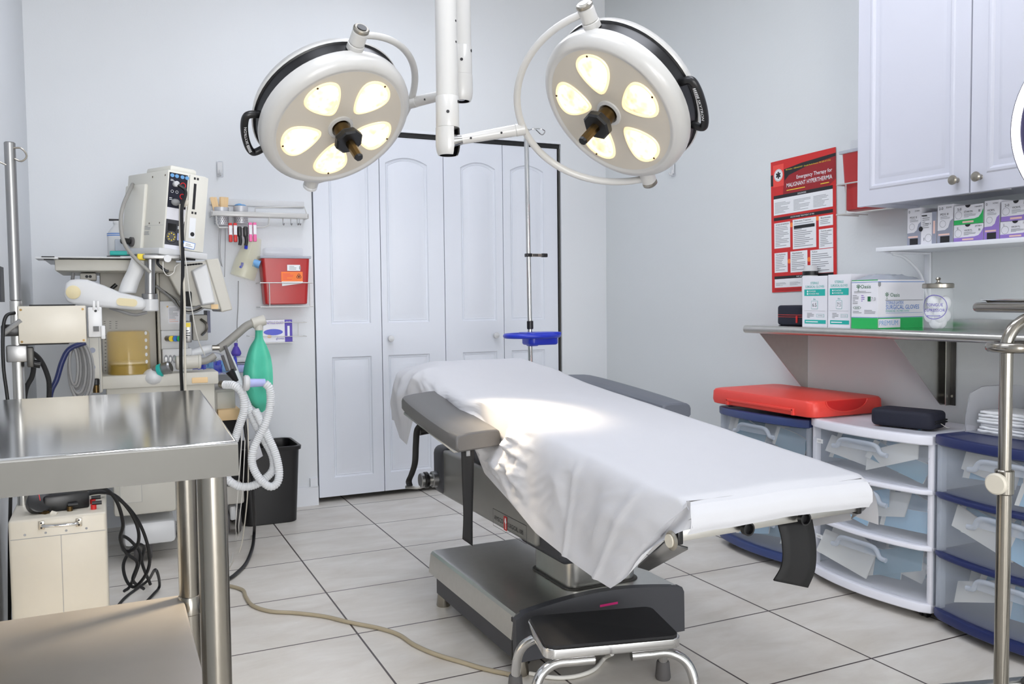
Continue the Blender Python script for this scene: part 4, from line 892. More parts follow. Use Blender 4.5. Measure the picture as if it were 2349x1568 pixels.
m = MB(); m.rbox((.69, -1.7, .27), (.255, .265, .17), steel_m, .035); m.build('column', t)
m = MB(); m.rbox((.69, -1.7, .1995), (.275, .285, .012), steeld_m, .04, top=.004); m.build('column_collar', t)
m = MB(); m.rbox((.685, -1.71, .42), (.34, .32, .26), char_m, .03, bot=.03); m.build('column_cover', t)
m = MB(); m.box2((.5, -1.72, .315), (.86, -.86, .505), cover_m, bev=.012, seg=3); m.build('slide_beam', t)
m = MB(); m.box2((.492, -.9, .31), (.868, -.76, .515), char_m, bev=.035, seg=4); m.build('beam_end', t)
T = frame((.4995, 0, 0), (0, -1, 0), (0, 0, 1)); m = MB(); a, b = ax(1131, 1163, .4995), ax(1208, 1207, .4995); x0, x1 = -a.y, -b.y; z1 = (a.z+b.z)/2+.0; z0 = z1-.062
for r_ in ((x0, z0, x1, z0+.0015), (x0, z1-.0015, x1, z1), (x0, z0, x0+.0015, z1), (x1-.0015, z0, x1, z1)): m.rect(*r_, ink_m, T)
w = x1-x0; m.text('AMSCO', x0+w*.04, z0+.024, .017, ink_m, T, width=w*.28); m.text('SURGICAL 1080', x0+w*.46, z0+.024, .015, ink_m, T, width=w*.45); m.rect(x0+w*.34, z0+.006, x0+w*.44, z1-.006, red_m, T, .001)
m.poly([(x0+w*.365, z0+.036), (x0+w*.38, z0+.05), (x0+w*.41, z0+.05), (x0+w*.425, z0+.036), (x0+w*.41, z0+.03), (x0+w*.415, z0+.012), (x0+w*.395, z0+.012), (x0+w*.39, z0+.03)], paper_m, T, .0014); lab(m.build('name_plate', t), 'outlined maker plate with a small red and white emblem')
# crank knob at the head end of the beam
kc = ax(1000, 1098, .49); m = MB(); m.cyl(kc+V((.01, 0, 0)), kc+V((-.02, 0, 0)), .034, alu_m, bev=.003); m.cyl(kc+V((-.02, 0, 0)), kc+V((-.035, 0, 0)), .022, steel_m); m.cyl(kc+V((-.035, 0, 0)), kc+V((-.053, 0, 0)), .034, black_m, bev=.003); m.cyl(kc+V((-.053, 0, 0)), kc+V((-.07, 0, 0)), .031, alu_m, bev=.003)
m.tube([kc+V((-.05, -.01, -.02)), kc+V((-.075, .01, -.03)), kc+V((-.1, .02, -.028)), kc+V((-.125, .02, -.024))], .007, steel_m, 8, 4); m.build('crank_knob', t)
# table top, tilted down towards the foot
zb = lambda y: .703+.0865*(y+2.70)
m = MB()
for y0, y1 in ((-2.70, -2.05), (-2.04, -1.42), (-1.41, -.92)):
    m.add([(.35, y0, zb(y0)-.092), (.85, y0, zb(y0)-.092), (.85, y1, zb(y1)-.092), (.35, y1, zb(y1)-.092), (.35, y0, zb(y0)-.062), (.85, y0, zb(y0)-.062), (.85, y1, zb(y1)-.062), (.35, y1, zb(y1)-.062)], [[0, 3, 2, 1], [4, 5, 6, 7], [0, 1, 5, 4], [1, 2, 6, 5], [2, 3, 7, 6], [3, 0, 4, 7]], steeld_m, False)
m.box2((.52, -2.0, .5), (.84, -1.1, .66), char_m, bev=.01); m.build('top_frame', t)
m = MB(); n = 12
for y0, y1 in ((-2.725, -2.05), (-2.045, -1.42), (-1.415, -.95)):
    m.add([V(p) for p in ((.352, y0, zb(y0)-.06), (.848, y0, zb(y0)-.06), (.848, y1, zb(y1)-.06), (.352, y1, zb(y1)-.06), (.352, y0, zb(y0)-.008), (.848, y0, zb(y0)-.008), (.848, y1, zb(y1)-.008), (.352, y1, zb(y1)-.008))], [[0, 3, 2, 1], [4, 5, 6, 7], [0, 1, 5, 4], [1, 2, 6, 5], [2, 3, 7, 6], [3, 0, 4, 7]], vinyl_m, False)
m.build('mattress', t)
m = MB(); Th = Matrix.Translation((.62, -1.05, zb(-1.05)-.022)) @ Matrix.Rotation(radians(4), 4, 'X'); m.rbox((0, 0, .0), (.33, .28, .05), vinyl_m, .05, Th, top=.022, bot=.01); m.build('head_pad', t)
# foot rail with sockets
ya = -2.705; ra, rb = ay(1566, 1228, ya), ay(1968, 1161, ya); m = MB(); T = frame(ra, rb-ra, (0, 0, 1)); L = (rb-ra).length
m.box((L/2, 0, -.012), (L, .026, .022), steel_m, T, bev=.002); rail = m.build('foot_rail', t)
for px, py in ((1712, 1211), (1842, 1188)):
    q = ay(px, py, ya-.012); m = MB(); m.lathe([(.015, 0), (.015, .012), (.0115, .012), (.0115, .002), (0, .002)], black_m, zframe(q+V((0, .002, 0)), (0, -1, 0))); m.build('socket', rail)
for xx in (L+.004, -.006): m = MB(); m.box((xx, -.002, -.012), (.014, .034, .028), black_m, T, bev=.003); m.build('rail_end', rail)
m = MB(); q = ay(1548, 1238, ya); m.cyl(q+V((-.004, 0, 0)), q+V((-.013, 0, 0)), .021, nickel_m, bev=.004); m.cyl(q+V((-.013, 0, 0)), q+V((-.016, 0, 0)), .014, cream_m); m.build('rail_clamp', rail)
m = MB(); P = [ay(1524, 1243, -2.66), ay(1578, 1257, -2.66), ay(1489, 1306, -2.35), ay(1463, 1298, -2.35)]; m.quadpatch(*P, alu_m, 2, 2); m.build('support_plate', t, solid=.006)
# velcro strap on the foot rail
a = [ay(x, y, -2.70) for x, y in ((1785, 1203), (1787, 1240), (1786, 1290), (1773, 1330))]; b = [ay(x, y, -2.70) for x, y in ((1862, 1190), (1863, 1240), (1861, 1300), (1851, 1346))]
m = MB(); A, B_ = spline(a, 6), spline(b, 6); m.rings([[A[i].lerp(B_[i], j/4)+V((0, -.012*sin(pi*i/len(A)), 0)) for j in range(5)] for i in range(len(A))], blackm_m, False); o = m.build('foot_strap', t, solid=.004)
# arm boards
def armboard(corn, thick, mm, bow, straps=True):
    """corn: near left, near right, far right, far left of the pad's upper face"""
    nl, nr, fr, fl = corn; n = 20; R = []
    for i in range(n+1):
        u = i/n; l = nl.lerp(fl, u); r = nr.lerp(fr, u); e = bow*4*u*(1-u); end = min(1., (1-u)*n/3+.25, u*n/3+.25)
        w = (r-l); l2 = l+w*(.04*(1-min(1, end))) ; r2 = r-w*(.04*(1-min(1, end))); l2.z += e; r2.z += e; ring = []
        ax_ = w.normalized(); k = .018; hz = thick
        ring += [l2+V((0, 0, -hz))+ax_*.012, l2+V((0, 0, -hz+.012)), l2+V((0, 0, -.016)), l2+ax_*.005+V((0, 0, -.006)), l2+ax_*.016+V((0, 0, -.0005))]
        for q in (.3, .5, .7): ring.append(l2.lerp(r2, q)+V((0, 0, .002)))
        ring += [r2-ax_*.016+V((0, 0, -.0005)), r2-ax_*.005+V((0, 0, -.006)), r2+V((0, 0, -.016)), r2+V((0, 0, -hz+.012)), r2+V((0, 0, -hz))-ax_*.012]
        R.append(ring)
    m = MB(); m.rings(R, mm, True, True, True); o = m.build('arm_board', t)
    md = o.modifiers.new('round', 'BEVEL'); md.width = .006; md.segments = 2; md.limit_method = 'ANGLE'; md.angle_limit = radians(50)
    m = MB(); q = [p+V((0, 0, -thick-.002)) for p in (nl, nr, fr, fl)]; c = sum(q, V())/4; q = [p.lerp(c, .08) for p in q]; m.quadpatch(*q, steel_m, 2, 2); m.build('board_plate', o, solid=.006); return o
nl, nr, fr, fl = ax(1043, 999, .165), ax(1152, 983, .345), ax(1010, 893, .335), ax(917, 908, .155)
ab = armboard((nl, nr, fr, fl), .052, vinyl_m, -.006)
m = MB(); q = [ax(x, y, .185) for x, y in ((968, 968), (957, 985), (954, 1020), (952, 1060), (945, 1085), (938, 1102), (940, 1114))]
m.tube(q, .011, blackm_m, 8, 6, flat=.35); m.build('strap', ab)
yq = nl.y+.03; q0 = [ay(x, y, yq) for x, y in ((1058, 1030), (1060, 1100), (1063, 1180), (1061, 1236))]; q1 = [ay(x, y, yq) for x, y in ((1087, 1030), (1086, 1100), (1084, 1180), (1084, 1252))]
A, B_ = spline(q0, 6), spline(q1, 6); m = MB(); m.rings([[A[i].lerp(B_[i], j/4) for j in range(5)] for i in range(len(A))], blackm_m, False); T = frame(A[0].lerp(B_[0], .35)+V((0, -.003, -.004)), (1, 0, 0), (0, 0, 1)); m.rect(0, -.016, .012, 0, inkg_m, T); m.build('strap', ab, solid=.003)
m = MB(); p = ax(975, 988, .23); m.cyl(p+V((-.02, 0, .0)), p+V((.08, 0, .01)), .014, black_m); m.build('pivot', ab)
nr2, nl2 = ax(1588, 925, 1.03), ax(1555, 918, .90); far = ax(1360, 859, 1.0); fl2 = V((.9, far.y+.1, far.z-.004)); fr2 = V((1.04, far.y+.06, far.z-.006)); nl2 = V((.9, nr2.y-.01, nr2.z+.006))
armboard((nl2, nr2, fr2, fl2), .05, vinylb_m, .004)

# ================================================================= SHEET
def sst(a, b, x): x = min(1, max(0, (x-a)/(b-a))); return x*x*(3-2*x)
HEM = [(-.86, .30, .62), (-.93, .30, .56), (-1.02, .30, .545), (-1.1, .302, .66), (-1.3, .305, .70), (-1.62, .31, .70), (-1.69, .305, .648), (-1.77, .302, .587), (-1.95, .30, .540), (-2.12, .30, .487), (-2.32, .30, .462), (-2.44, .30, .452), (-2.5, .302, .449)]
def hem(y):
    for (y0, x0, z0), (y1, x1, z1) in zip(HEM, HEM[1:]):
        if y1 <= y <= y0: k = (y0-y)/(y0-y1); return V((x0+(x1-x0)*k, y, z0+(z1-z0)*k))
    return V((HEM[0][1], y, HEM[0][2])) if y > HEM[0][0] else V((.30, y, .452))
NY = 190; Y0, Y1 = -.86, -2.735
K = V((.344, -2.735, zb(-2.735)+.0)); TIP = V((.302, -2.5, .449))
def ztop(x, y):
    w = sst(-1.5, -1.0, y); z = zb(y)+.003 + w*.012 + sst(-1.35, -1.02, y)*.010
    u = (x-.6)/.26; z -= .006*u*u*(1-w)
    xr = sst(.80, .90, x)*sst(-1.25, -1.0, y); z -= .03*xr
    z += .0022*noise.noise(V((x*5, y*3, 1)))+.0012*noise.noise(V((x*14, y*8, 4)))
    z += .004*math.exp(-((y+1.62+.25*(x-.6))/.03)**2)*sst(.35, .5, x)*(1-sst(.62, .8, x))*.35
    e = sst(-1.0, -.86, y); z -= .03*e*e
    f = sst(-2.70, -2.735, y); z -= .012*f*f
    return z
cols = []; NT, NL, NR_ = 30, 40, 8
for i in range(NY+1):
    y = Y0+(Y1-Y0)*i/NY; w = sst(-1.35, -1.0, y); xl, xr = .344+.09*w, .857
    top = []
    for j in range(NT+1): x = xl+(xr-xl)*j/NT; top.append(V((x, y, ztop(x, y))))
    # left drape: straight hang, last stretch slants back so that the corner of the sheet swings to TIP
    k = sst(-1.9, -2.735, y); yh = -1.9+(TIP.y+1.9)*((y+1.9)/(Y1+1.9)) if y < -1.9 else y
    h = hem(yh) if y < -1.9 else hem(y); E = top[0]; left = []
    wr = (1-sst(-1.95, -2.15, y))*sst(-1.55, -1.75, y); hd = sst(-1.3, -1.05, y)
    for j in range(NL):
        v = 1-j/NL                                                    # 1 at the hem
        p = E.lerp(h, v)
        p.x -= (.022*sin(pi*min(1, v*1.15)**.6) + .045*hd*sin(pi*v)**1)*(1-.6*sst(-2.6, -2.735, y)); p.z += (.014*sin(pi*v)+.06*hd*sin(pi*v*.9))*(1-.5*sst(-2.6, -2.735, y))
        s = y*1.0
        f = .0045*sin(pi*v)*sin(s*19+v*1.6)*(1-sst(-2.45, -2.7, y)) + .002*sin(pi*v)*sin(s*47+1.3+v*2)
        rg = lambda a, b, c: (1-2*abs(noise.noise(V((a, b, c)))))
        f += (.005*rg(s*7+v*1.5, v*1.6-s*2, 11)+.0022*rg(s*17-v*3, v*5, 21))*sin(pi*v)**.6
        f += wr*(.02*rg(s*6+v*2, v*3.2-s*3, 2)+.008*rg(s*13-v*7, v*7+s*3, 7)+.008*noise.noise(V((s*40, v*16, 9))))*sin(pi*v)**.6
        f += hd*.014*noise.noise(V((s*16, v*4, 5)))*sin(pi*v)
        # two pressed creases running down the side
        for yc_, sl in ((-2.33, .10), (-2.60, .04)):
            dd = (y-yc_-sl*(1-v)*0+sl*v)/.012; f += .0065*math.exp(-dd*dd)*sst(.02, .15, v)
        f -= .010*math.exp(-((y+2.05-.12*v)/.03)**2)*sin(pi*v)
        p.x -= f; hug = sst(-1.95, -1.86, y)*(1-sst(-1.66, -1.54, y))*(1-sst(.5, .8, v)); p.x = p.x*(1-hug)+max(p.x, .3435)*hug; left.append(p)
    right = []
    hr = V((.885, y, zb(y)-.10-.02*sst(-2.2, -2.7, y)))
    if y > -1.15: hr.z -= .02
    for j in range(1, NR_+1):
        v = j/NR_; p = top[-1].lerp(hr, v); p.x += .014*sin(pi*v*.8)+.004*sin(y*31)*v; p.z += .010*sin(pi*v); right.append(p)
    cols.append(left+top+right)
m = MB(); m.rings(cols, sheet_m, False)
# flap folded back from the corner, between the ridge K-TIP and the foot of the mattress
last = cols[-1][:NL+1]; fl_ = []
FB = V((.346, -2.752, zb(-2.735)-.056)); hemf = [TIP, ax(1438, 1322, .308), ax(1472, 1272, .314), ax(1545, 1226, .328), FB]
hs = spline(hemf, 8)
Rr = []
for i in range(13):
    u = i/12; row = []
    for j in range(NL+1):
        v = 1-j/NL; p0 = last[j]; hp = hs[int(round(u*(len(hs)-1)))]
        q = V((.344, -2.735-.012*u, zb(-2.735)-.002))
        p1 = q.lerp(hp, v); p = p0*(1-sst(0, .12, u))+p1*sst(0, .12, u) if u < .12 else p1
        p.x += .010*sin(pi*v)*sst(0, .25, u)*(1-sst(.5, 1, u)) - .004*sin(pi*v)*sin(u*7)
        row.append(p)
    Rr.append(row)
m.rings(Rr, sheet_m, False)
# fall over the foot end
Rr = []
for j in range(NT+1):
    e = cols[-1][NL+j]; row = []
    for i in range(9):
        u = i/8; dz = .058*u; out = .016*sin(min(1, u*2.2)*pi/2)*(1-.7*sst(.7, 1, u)); row.append(V((e.x+.004*u*sin(e.x*70), e.y-out-.0015*noise.noise(V((e.x*30, u*3, 3))), e.z-dz*(1 if u < 1 else 1))))
    Rr.append(row)
m.rings(Rr, sheet_m, False)
# corner flap on the far side of the foot end
e = cols[-1][NL+NT]; p = [V((.857, -2.735, e.z)), V((.893, -2.70, .672)), V((.873, -2.66, .585)), V((.80, -2.62, .57))]
m.quadpatch(V((.857, -2.74, e.z)), V((.895, -2.69, .668)), ay(1955, 1192, -2.66), V((.857, -2.735, e.z-.055)), sheet_m, 6, 6, lambda u, v: V((.006*sin(u*5), 0, 0)))
m.quadpatch(ay(1955, 1192, -2.66), V((.90, -2.6, .66)), V((.893, -2.3, .66)), ay(1868, 1206, -2.55), sheet_m, 6, 6)
# fall over the head end
Rr = []
for j in range(NT+NL+1):
    e = cols[0][j]; row = []
    for i in range(7): u = i/6; row.append(V((e.x, e.y+.03*sin(u*pi/2), e.z-.14*u*(1 if j >= NL else j/NL))))
    Rr.append(row)
m.rings(Rr, sheet_m, False)
sh = m.build('sheet', angle=70); tag(sh, 'white disposable sheet draped over the operating table', 'sheet')
bmx = bmesh.new(); bmx.from_mesh(sh.data); bmesh.ops.remove_doubles(bmx, verts=bmx.verts, dist=.0008); bmx.to_mesh(sh.data); bmx.free(); sh.data.set_sharp_from_angle(angle=radians(60))

# ================================================================= STEP STOOL
zt = .222; B = [az(1220, 1413, zt), az(1500, 1387, zt), az(1552, 1458, zt), az(1246, 1482, zt)]
c = sum(B, V())/4; ux = ((B[1]-B[0])+(B[2]-B[3])).normalized(); uy = V((-ux.y, ux.x, 0)); W = ((B[1]-B[0]).length+(B[2]-B[3]).length)/2; Dp = abs(((B[0]+B[1])/2-(B[2]+B[3])/2).dot(uy))
t = thing('step_stool', 'chrome step stool with black rubber top in front of the table base', 'step stool', (c.x, c.y, 0)); T = Matrix(((ux.x, uy.x, 0, c.x), (ux.y, uy.y, 0, c.y), (0, 0, 1, 0), (0, 0, 0, 1)))
m = MB(T); m.rbox((0, 0, zt-.005), (W, Dp, .01), rubber_m, .025, top=.002); m.build('rubber_top', t)
m = MB(T); m.rbox((0, 0, zt-.0205), (W+.012, Dp+.012, .027), chrome_m, .03, top=.003, bot=.004); m.build('edge_band', t)
for s in (-1, 1):
    # each bent tube is one leg pair: it dips to the floor at the back and at the front
    for f_, yy in ((1, Dp/2-.03), (-1, -Dp/2+.015)):
        x0, x1 = s*W*.28, s*(W/2+.035); yb = yy+f_*.035
        m = MB(T); m.tube([(x0*.5, yy, zt-.05), (x0, yy, zt-.05), (x1-s*.06, yy, zt-.052), (x1-s*.018, yy+f_*.012, zt-.075), (x1, yy+f_*.025, zt-.12), (x1+s*.004, yb, .03)], .0135, chrome_m, 14, 8); lg = m.build('leg', t)
        m = MB(T); m.lathe([(.021, 0), (.023, .006), (.019, .05), (.0165, .054)], greyr_m, Matrix.Translation((x1+s*.004, yb, 0)), 18); lab(m.build('rubber_foot', lg), 'grey rubber tip')

# ================================================================= SURGICAL LIGHTS
def head(c, n, ang0, jt, jb, obs, target, grip, lb, power, stripes, spread=21):
    n = V(n).normalized(); c = V(c)
    a = n.cross(V((0, 0, 1))).normalized(); b = n.cross(a); F = Matrix(((a.x, b.x, n.x, c.x), (a.y, b.y, n.y, c.y), (a.z, b.z, n.z, c.z), (0, 0, 0, 1)))
    t = thing('surgical_light', lb, 'surgical light', c, 'surgical lights over the operating table')
    m = MB(F); m.lathe([(.27, -.03), (.271, -.012), (.268, .004), (.258, .018), (.243, .026), (.236, .0262), (.232, .0225), (.228, .022), (0, .022)], white_m, None, 72, False); m.build('front_shell', t, angle=50)
    m = MB(F); m.lathe([(.2275, .0222), (0, .0226)], lamp_m, None, 60, False); m.build('face_plate', t)
    m = MB(F); m.lathe([(.27, -.03), (.262, -.034), (.262, -.075), (.268, -.08)], black_m, None, 72, False); m.build('band', t)
    m = MB(F); m.lathe([(.268, -.078), (.271, -.084), (.262, -.105), (.2, -.15), (.1, -.172), (0, -.176)], white_m, None, 64, False); m.build('back_shell', t)
    for k in range(5):
        th = ang0+k*72; ca, sa = cos(radians(th)), sin(radians(th))
        def pet(s):
            P = []
            for q in range(40):
                ph = 2*pi*q/40; rx = .063*cos(ph)*(1 if cos(ph) < 0 else .97); ry = .056*sin(ph)*(1+.38*cos(ph))*(.88+.12*abs(sin(ph))); 
                P.append((s*rx*(1.02 if cos(ph) > 0 else 1.1), s*ry))
            return [(.145*ca+x*ca-y*sa, .145*sa+x*sa+y*ca) for x, y in P]
        m = MB(F); m.rings([[(x, y, .0228) for x, y in pet(1.1)], [(x, y, .027) for x, y in pet(1.06)], [(x, y, .027) for x, y in pet(.98)], [(x, y, .024) for x, y in pet(.93)]], lensr_m, True); rim = m.build('lens_rim', t)
        m = MB(F); m.rings([[(x, y, .0242) for x, y in pet(.95)], [(x, y, .031) for x, y in pet(.75)], [(x, y, .034) for x, y in pet(.4)], [(x, y, .0345) for x, y in pet(.05)]], lens_m, True, False, True); m.build('lens', t)
        m = MB(F); m.cyl((.208*ca, .208*sa, .022), (.208*ca, .208*sa, .0285), .0035, brass_m, seg=10); m.build('screw', t)
        ld = bpy.data.lights.new('lamp_bulb', 'SPOT'); ld.energy = power; ld.color = (1, .82, .58); ld.spot_size = radians(spread); ld.spot_blend = 1; ld.shadow_soft_size = .055
        lo = bpy.data.objects.new('lamp_bulb', ld); COL.objects.link(lo); p = F @ V((.145*ca, .145*sa, .05)); lo.location = p
        lo.rotation_euler = (V(target)-p).to_track_quat('-Z', 'Y').to_euler()
    m = MB(F); m.lathe([(.046, .0228), (.045, .028), (.036, .03), (.034, .03)], white_m, None, 40, False); m.lathe([(.03, .024), (.03, .075)], brass_m, None, 32, False); hd = m.build('handle_socket', t)
    m = MB(F); m.lathe([(.02, .074), (.046, .076), (.05, .084), (.05, .098), (.044, .104), (0, .104)], black_m, None, 8, False); m.build('handle_flange', t, angle=20)
    m = MB(F); m.lathe([(.0165, .1), (.0155, .172), (.0155, .172)], brass_m, None, 8, False); m.lathe([(.0156, .172), (.013, .18), (0, .18)], black_m, None, 8, False); m.build('handle', t, angle=20)
    # pivots and yoke
    jz = -.045; piv = []
    for k, an in enumerate((jt, jb)):
        ca, sa = cos(radians(an)), sin(radians(an)); P = lambda r_: F @ V((r_*ca, r_*sa, jz))
        m = MB(); m.cyl(P(.262), P(.285), .028, white_m, bev=.002); m.cyl(P(.285), P(.33), .026, white_m, bev=.003); m.cyl(P(.33), P(.345), .0265, nickel_m if k == 0 or stripes else whitep_m, bev=.004); m.cyl(P(.345), P(.347), .016, black_m if not stripes else whitep_m); m.build('pivot', t); piv.append(P(.315))
    mid = (piv[0]+piv[1])/2; axd = (piv[0]-piv[1]); Rh = axd.length/2; axd.normalize(); u0 = axd.cross(n).normalized(); v0 = axd.cross(u0)
    def yk(phi, k=1.0): w = u0*cos(phi)+v0*sin(phi); return [mid+axd*Rh*cos(pi*i/40)+w*Rh*k*sin(pi*i/40) for i in range(41)]
    def pr(p): d = p-CAM; z = d.dot(CF); return V((1174.5+F_PX*d.dot(CR)/z, 784-F_PX*d.dot(CU)/z))
    best = None
    for i in range(180):
        for k in (.9, 1.0, 1.1, 1.2):
            phi = 2*pi*i/180; C_ = [pr(p) for p in yk(phi, k)]; e = sum(min((q-V(o_)).length for q in C_) for o_ in obs)
            if best is None or e < best[0]: best = (e, phi, k)
    Y_ = yk(best[1], best[2]); m = MB(); m.tube(Y_, .0125, white_m, 14, 0, flat=.9); yo = m.build('yoke', t); print('yoke', best, tuple(mid))
    # grip on the rim
    g0, g1 = radians(grip-17), radians(grip+17); G = lambda an, r_, z=-.055: F @ V((r_*cos(an), r_*sin(an), z))
    pts = [G(g0, .262), G(g0, .29), G(g0+(g1-g0)*.06, .303)]+[G(g0+(g1-g0)*q, .306) for q in (.25, .5, .75)]+[G(g0+(g1-g0)*.94, .303), G(g1, .29), G(g1, .262)]
    m = MB(); m.tube(pts, .0125, black_m, 12, 5, flat=1.0); gm = (g0+g1)/2; Lw = .306*(g1-g0)
    tx = MB(); I4 = Matrix.Identity(4)
    for q in range(6): tx.rect(-.066+q*.0062, -.0048, -.0625+q*.0062+.0, .0048, paper_m, I4, 0)
    tx.text('SKYTRON', -.026, -.0045, .009, paper_m, I4, 0, .075)
    m.add([F @ V(((.307+p.y)*cos(gm-p.x/.306), (.307+p.y)*sin(gm-p.x/.306), -.055+.0131)) for p in tx.v], tx.f, paper_m, False); m.build('grip', t)
    return t, Y_
_, YR = head((.785, -1.747, 1.737), (-.732, -.14, -.667), 40, -102.9, 75.6, [(1240, 92), (1200, 140), (1187, 190), (1192, 240), (1203, 290), (1240, 345), (1300, 395), (1380, 418), (1280, 62)], (-.60, -2.04, .42), 163, 'right surgical light with five glowing bulbs, facing the steel work table', 62, True, 30)
_, YL = head((.005, -1.225, 1.731), (.241, -.611, -.754), 32, -79.8, 101.9, [(870, 92), (910, 102), (935, 130), (948, 170), (950, 200), (943, 235)], (.38, -1.84, .775), 30, 'left surgical light with five glowing bulbs, shining on the draped table', 44, False)

PF, PBk = ad(1027, 300, 2.95), ad(1058, 180, 3.12)
hub = thing('surgical_light_mount', 'white twin ceiling poles with jointed arms that carry the two surgical lights', 'light mount', (PF.x, PF.y, ZC))
zs = lambda py, P: ay(1027, py, P.y).z
def vpole(P, r, zb_, zt_, z1, z2, slot):
    m = MB(); m.cyl((P.x, P.y, z1), (P.x, P.y, ZC), r, white_m, seg=32)
    for k, (an, dz) in enumerate(((-.9, .18), (-.9, .25), (-1.2, .35), (-.7, .5), (-.7, .55))): m.cyl((P.x+r*.96*cos(an), P.y+r*.96*sin(an), z1+dz), (P.x+r*1.02*cos(an), P.y+r*1.02*sin(an), z1+dz), .004, ink_m, seg=8)
    m.build('pole', hub)
    m = MB(); T = Matrix.Translation((P.x, P.y, 0)); m.lathe([(r*1.04, z2), (r*1.06, z2+.004), (r*1.06, z1-.002), (r*1.02, z1)], white_m, T, 32)
    for an, dz in ((-.75, .82), (-1.9, .45)): m.cyl((P.x+r*cos(an), P.y+r*sin(an), z2+(z1-z2)*dz), (P.x+r*1.09*cos(an), P.y+r*1.09*sin(an), z2+(z1-z2)*dz), .0055, ink_m, seg=10)
    m.build('sleeve', hub)
    # slotted fork
    m = MB(); R = []; n = 28; sa = slot
    for z, k in ((z2-.001, 1.09), (z2-.03, 1.11), (zb_+.03, 1.11), (zb_+.012, 1.03), (zb_, .9)):
        R.append([(P.x+r*k*cos(sa+.45+(2*pi-.9)*j/n), P.y+r*k*sin(sa+.45+(2*pi-.9)*j/n), z) for j in range(n+1)])
    m.rings(R, white_m, False); m.rings([[(P.x+(x-P.x)*.86, P.y+(y-P.y)*.86, z) for x, y, z in L_] for L_ in R], black_m, False); m.rings([R[0], [(P.x, P.y, z2-.001)]*len(R[0])], white_m, False); m.rings([R[-1], [(P.x+(x-P.x)*.86, P.y+(y-P.y)*.86, z) for x, y, z in R[-1]]], white_m, False)
    m.cyl((P.x+r*1.05*cos(sa+1.57), P.y+r*1.05*sin(sa+1.57), zb_+.06), (P.x-r*1.05*cos(sa+1.57), P.y-r*1.05*sin(sa+1.57), zb_+.06), .009, black_m); m.build('fork', hub)
def near(Y_, px, py):
    def pq(p): d = p-CAM; z = d.dot(CF); return V((1174.5+F_PX*d.dot(CR)/z, 784-F_PX*d.dot(CU)/z))
    return min(Y_, key=lambda p: (pq(p)-V((px, py))).length)
RA, LA = near(YR, 1203, 290), near(YL, 944, 236)
z1, z2, zbF = ad(1027, 223, 2.95).z, ad(1027, 293, 2.95).z, ad(1027, 356, 2.95).z
sd = CR-CF*.55; slF = math.atan2(sd.y, sd.x); vpole(PF, .0375, zbF, 0, z1, z2, slF)
z1b, z2b, zbB = ad(1058, 108, 3.12).z, ad(1058, 172, 3.12).z, ad(1058, 232, 3.12).z
sd = -CR-CF*.8; slB = math.atan2(sd.y, sd.x); vpole(PBk, .0375, zbB, 0, z1b, z2b, slB)
def arm(P, z, tgt):
    s = V((P.x, P.y, z)); d_ = (tgt-s).normalized(); m = MB(); m.ell(s, (.032, .032, .036), chrome_m); m.cyl(s+d_*.015, s+d_*.05, .026, chrome_m, .0165); m.build('ball_joint', hub)
    m = MB(); L_ = (tgt-s).length; m.cyl(s+d_*.045, s+d_*(L_-.03), .0165, white_m, .0205, seg=24); m.cyl(s+d_*(L_-.03), s+d_*(L_+.004), .0215, white_m, bev=.002); n2 = (CAM-s).normalized()
    for k in (.3, .7): m.cyl(s+d_*L_*k+n2*.016, s+d_*L_*k+n2*.022, .004, ink_m, seg=8)
    m.build('arm', hub)
arm(PF, ad(1045, 325, 2.95).z, RA); arm(PBk, ad(1062, 208, 3.12).z, LA)
m = MB(); m.lathe([(.16, ZC-.001), (.16, ZC-.05), (.12, ZC-.08), (.05, ZC-.085)], white_m, Matrix.Translation(((PF.x+PBk.x)/2, (PF.y+PBk.y)/2, 0)), 40); m.build('ceiling_plate', hub)


# ================================================================= STEEL WORK TABLE
TH = .93; fr, br = az(546, 1010, TH), az(461, 893, TH); rx = (fr.x+br.x)/2; ry = (br-fr).normalized(); lx = XL+.012
t = thing('work_table', 'stainless steel work table with lower shelf in the left foreground', 'table', (-.8, (fr.y+br.y)/2, 0))
def fy(x): return fr.y+(x-fr.x)*.02
m = MB(); z = lambda d, h: [(fr.x-d, fy(fr.x)+d, h), (br.x-d, br.y-d, h), (lx+d, br.y-d-.0*(br.x-lx), h), (lx+d, fy(lx)+d, h)]
zt_, zb_ = TH, ay(546, 1090, fr.y).z
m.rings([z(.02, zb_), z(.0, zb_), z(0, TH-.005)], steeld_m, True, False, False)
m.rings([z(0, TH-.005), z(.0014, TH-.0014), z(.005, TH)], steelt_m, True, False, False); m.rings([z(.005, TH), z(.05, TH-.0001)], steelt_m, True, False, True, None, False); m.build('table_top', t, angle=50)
l1, l2 = ay(486, 1110, fr.y+.075), ay(427, 1110, br.y-.07); LS = []
for p in (l1, l2, V((lx+.06, l1.y, 0)), V((lx+.06, l2.y, 0))):
    m = MB(); m.cyl((p.x, p.y, .03), (p.x, p.y, zb_+.03), .0205, stand_m, seg=32); lg = m.build('leg', t)
    m = MB(); m.lathe([(.015, 0), (.02, .005), (.022, .02), (.0215, .045), (.0205, .05)], whitep_m, Matrix.Translation((p.x, p.y, 0)), 24); m.build('foot', lg)
zsf = ay(300, 1379, l2.y+.03).z; m = MB(); m.box2((lx+.01, l1.y-.03, zsf-.03), (l1.x+.0, l2.y+.03, zsf), shelf_m, bev=.006); m.build('lower_shelf', t)
for p in (l1, l2):
    m = MB(); m.lathe([(.0205, zsf-.034), (.0225, zsf-.032), (.0225, zsf+.004), (.021, zsf+.006), (.0208, zsf+.006)], stand_m, Matrix.Translation((p.x, p.y, 0)), 28); m.build('shelf_collar', t)

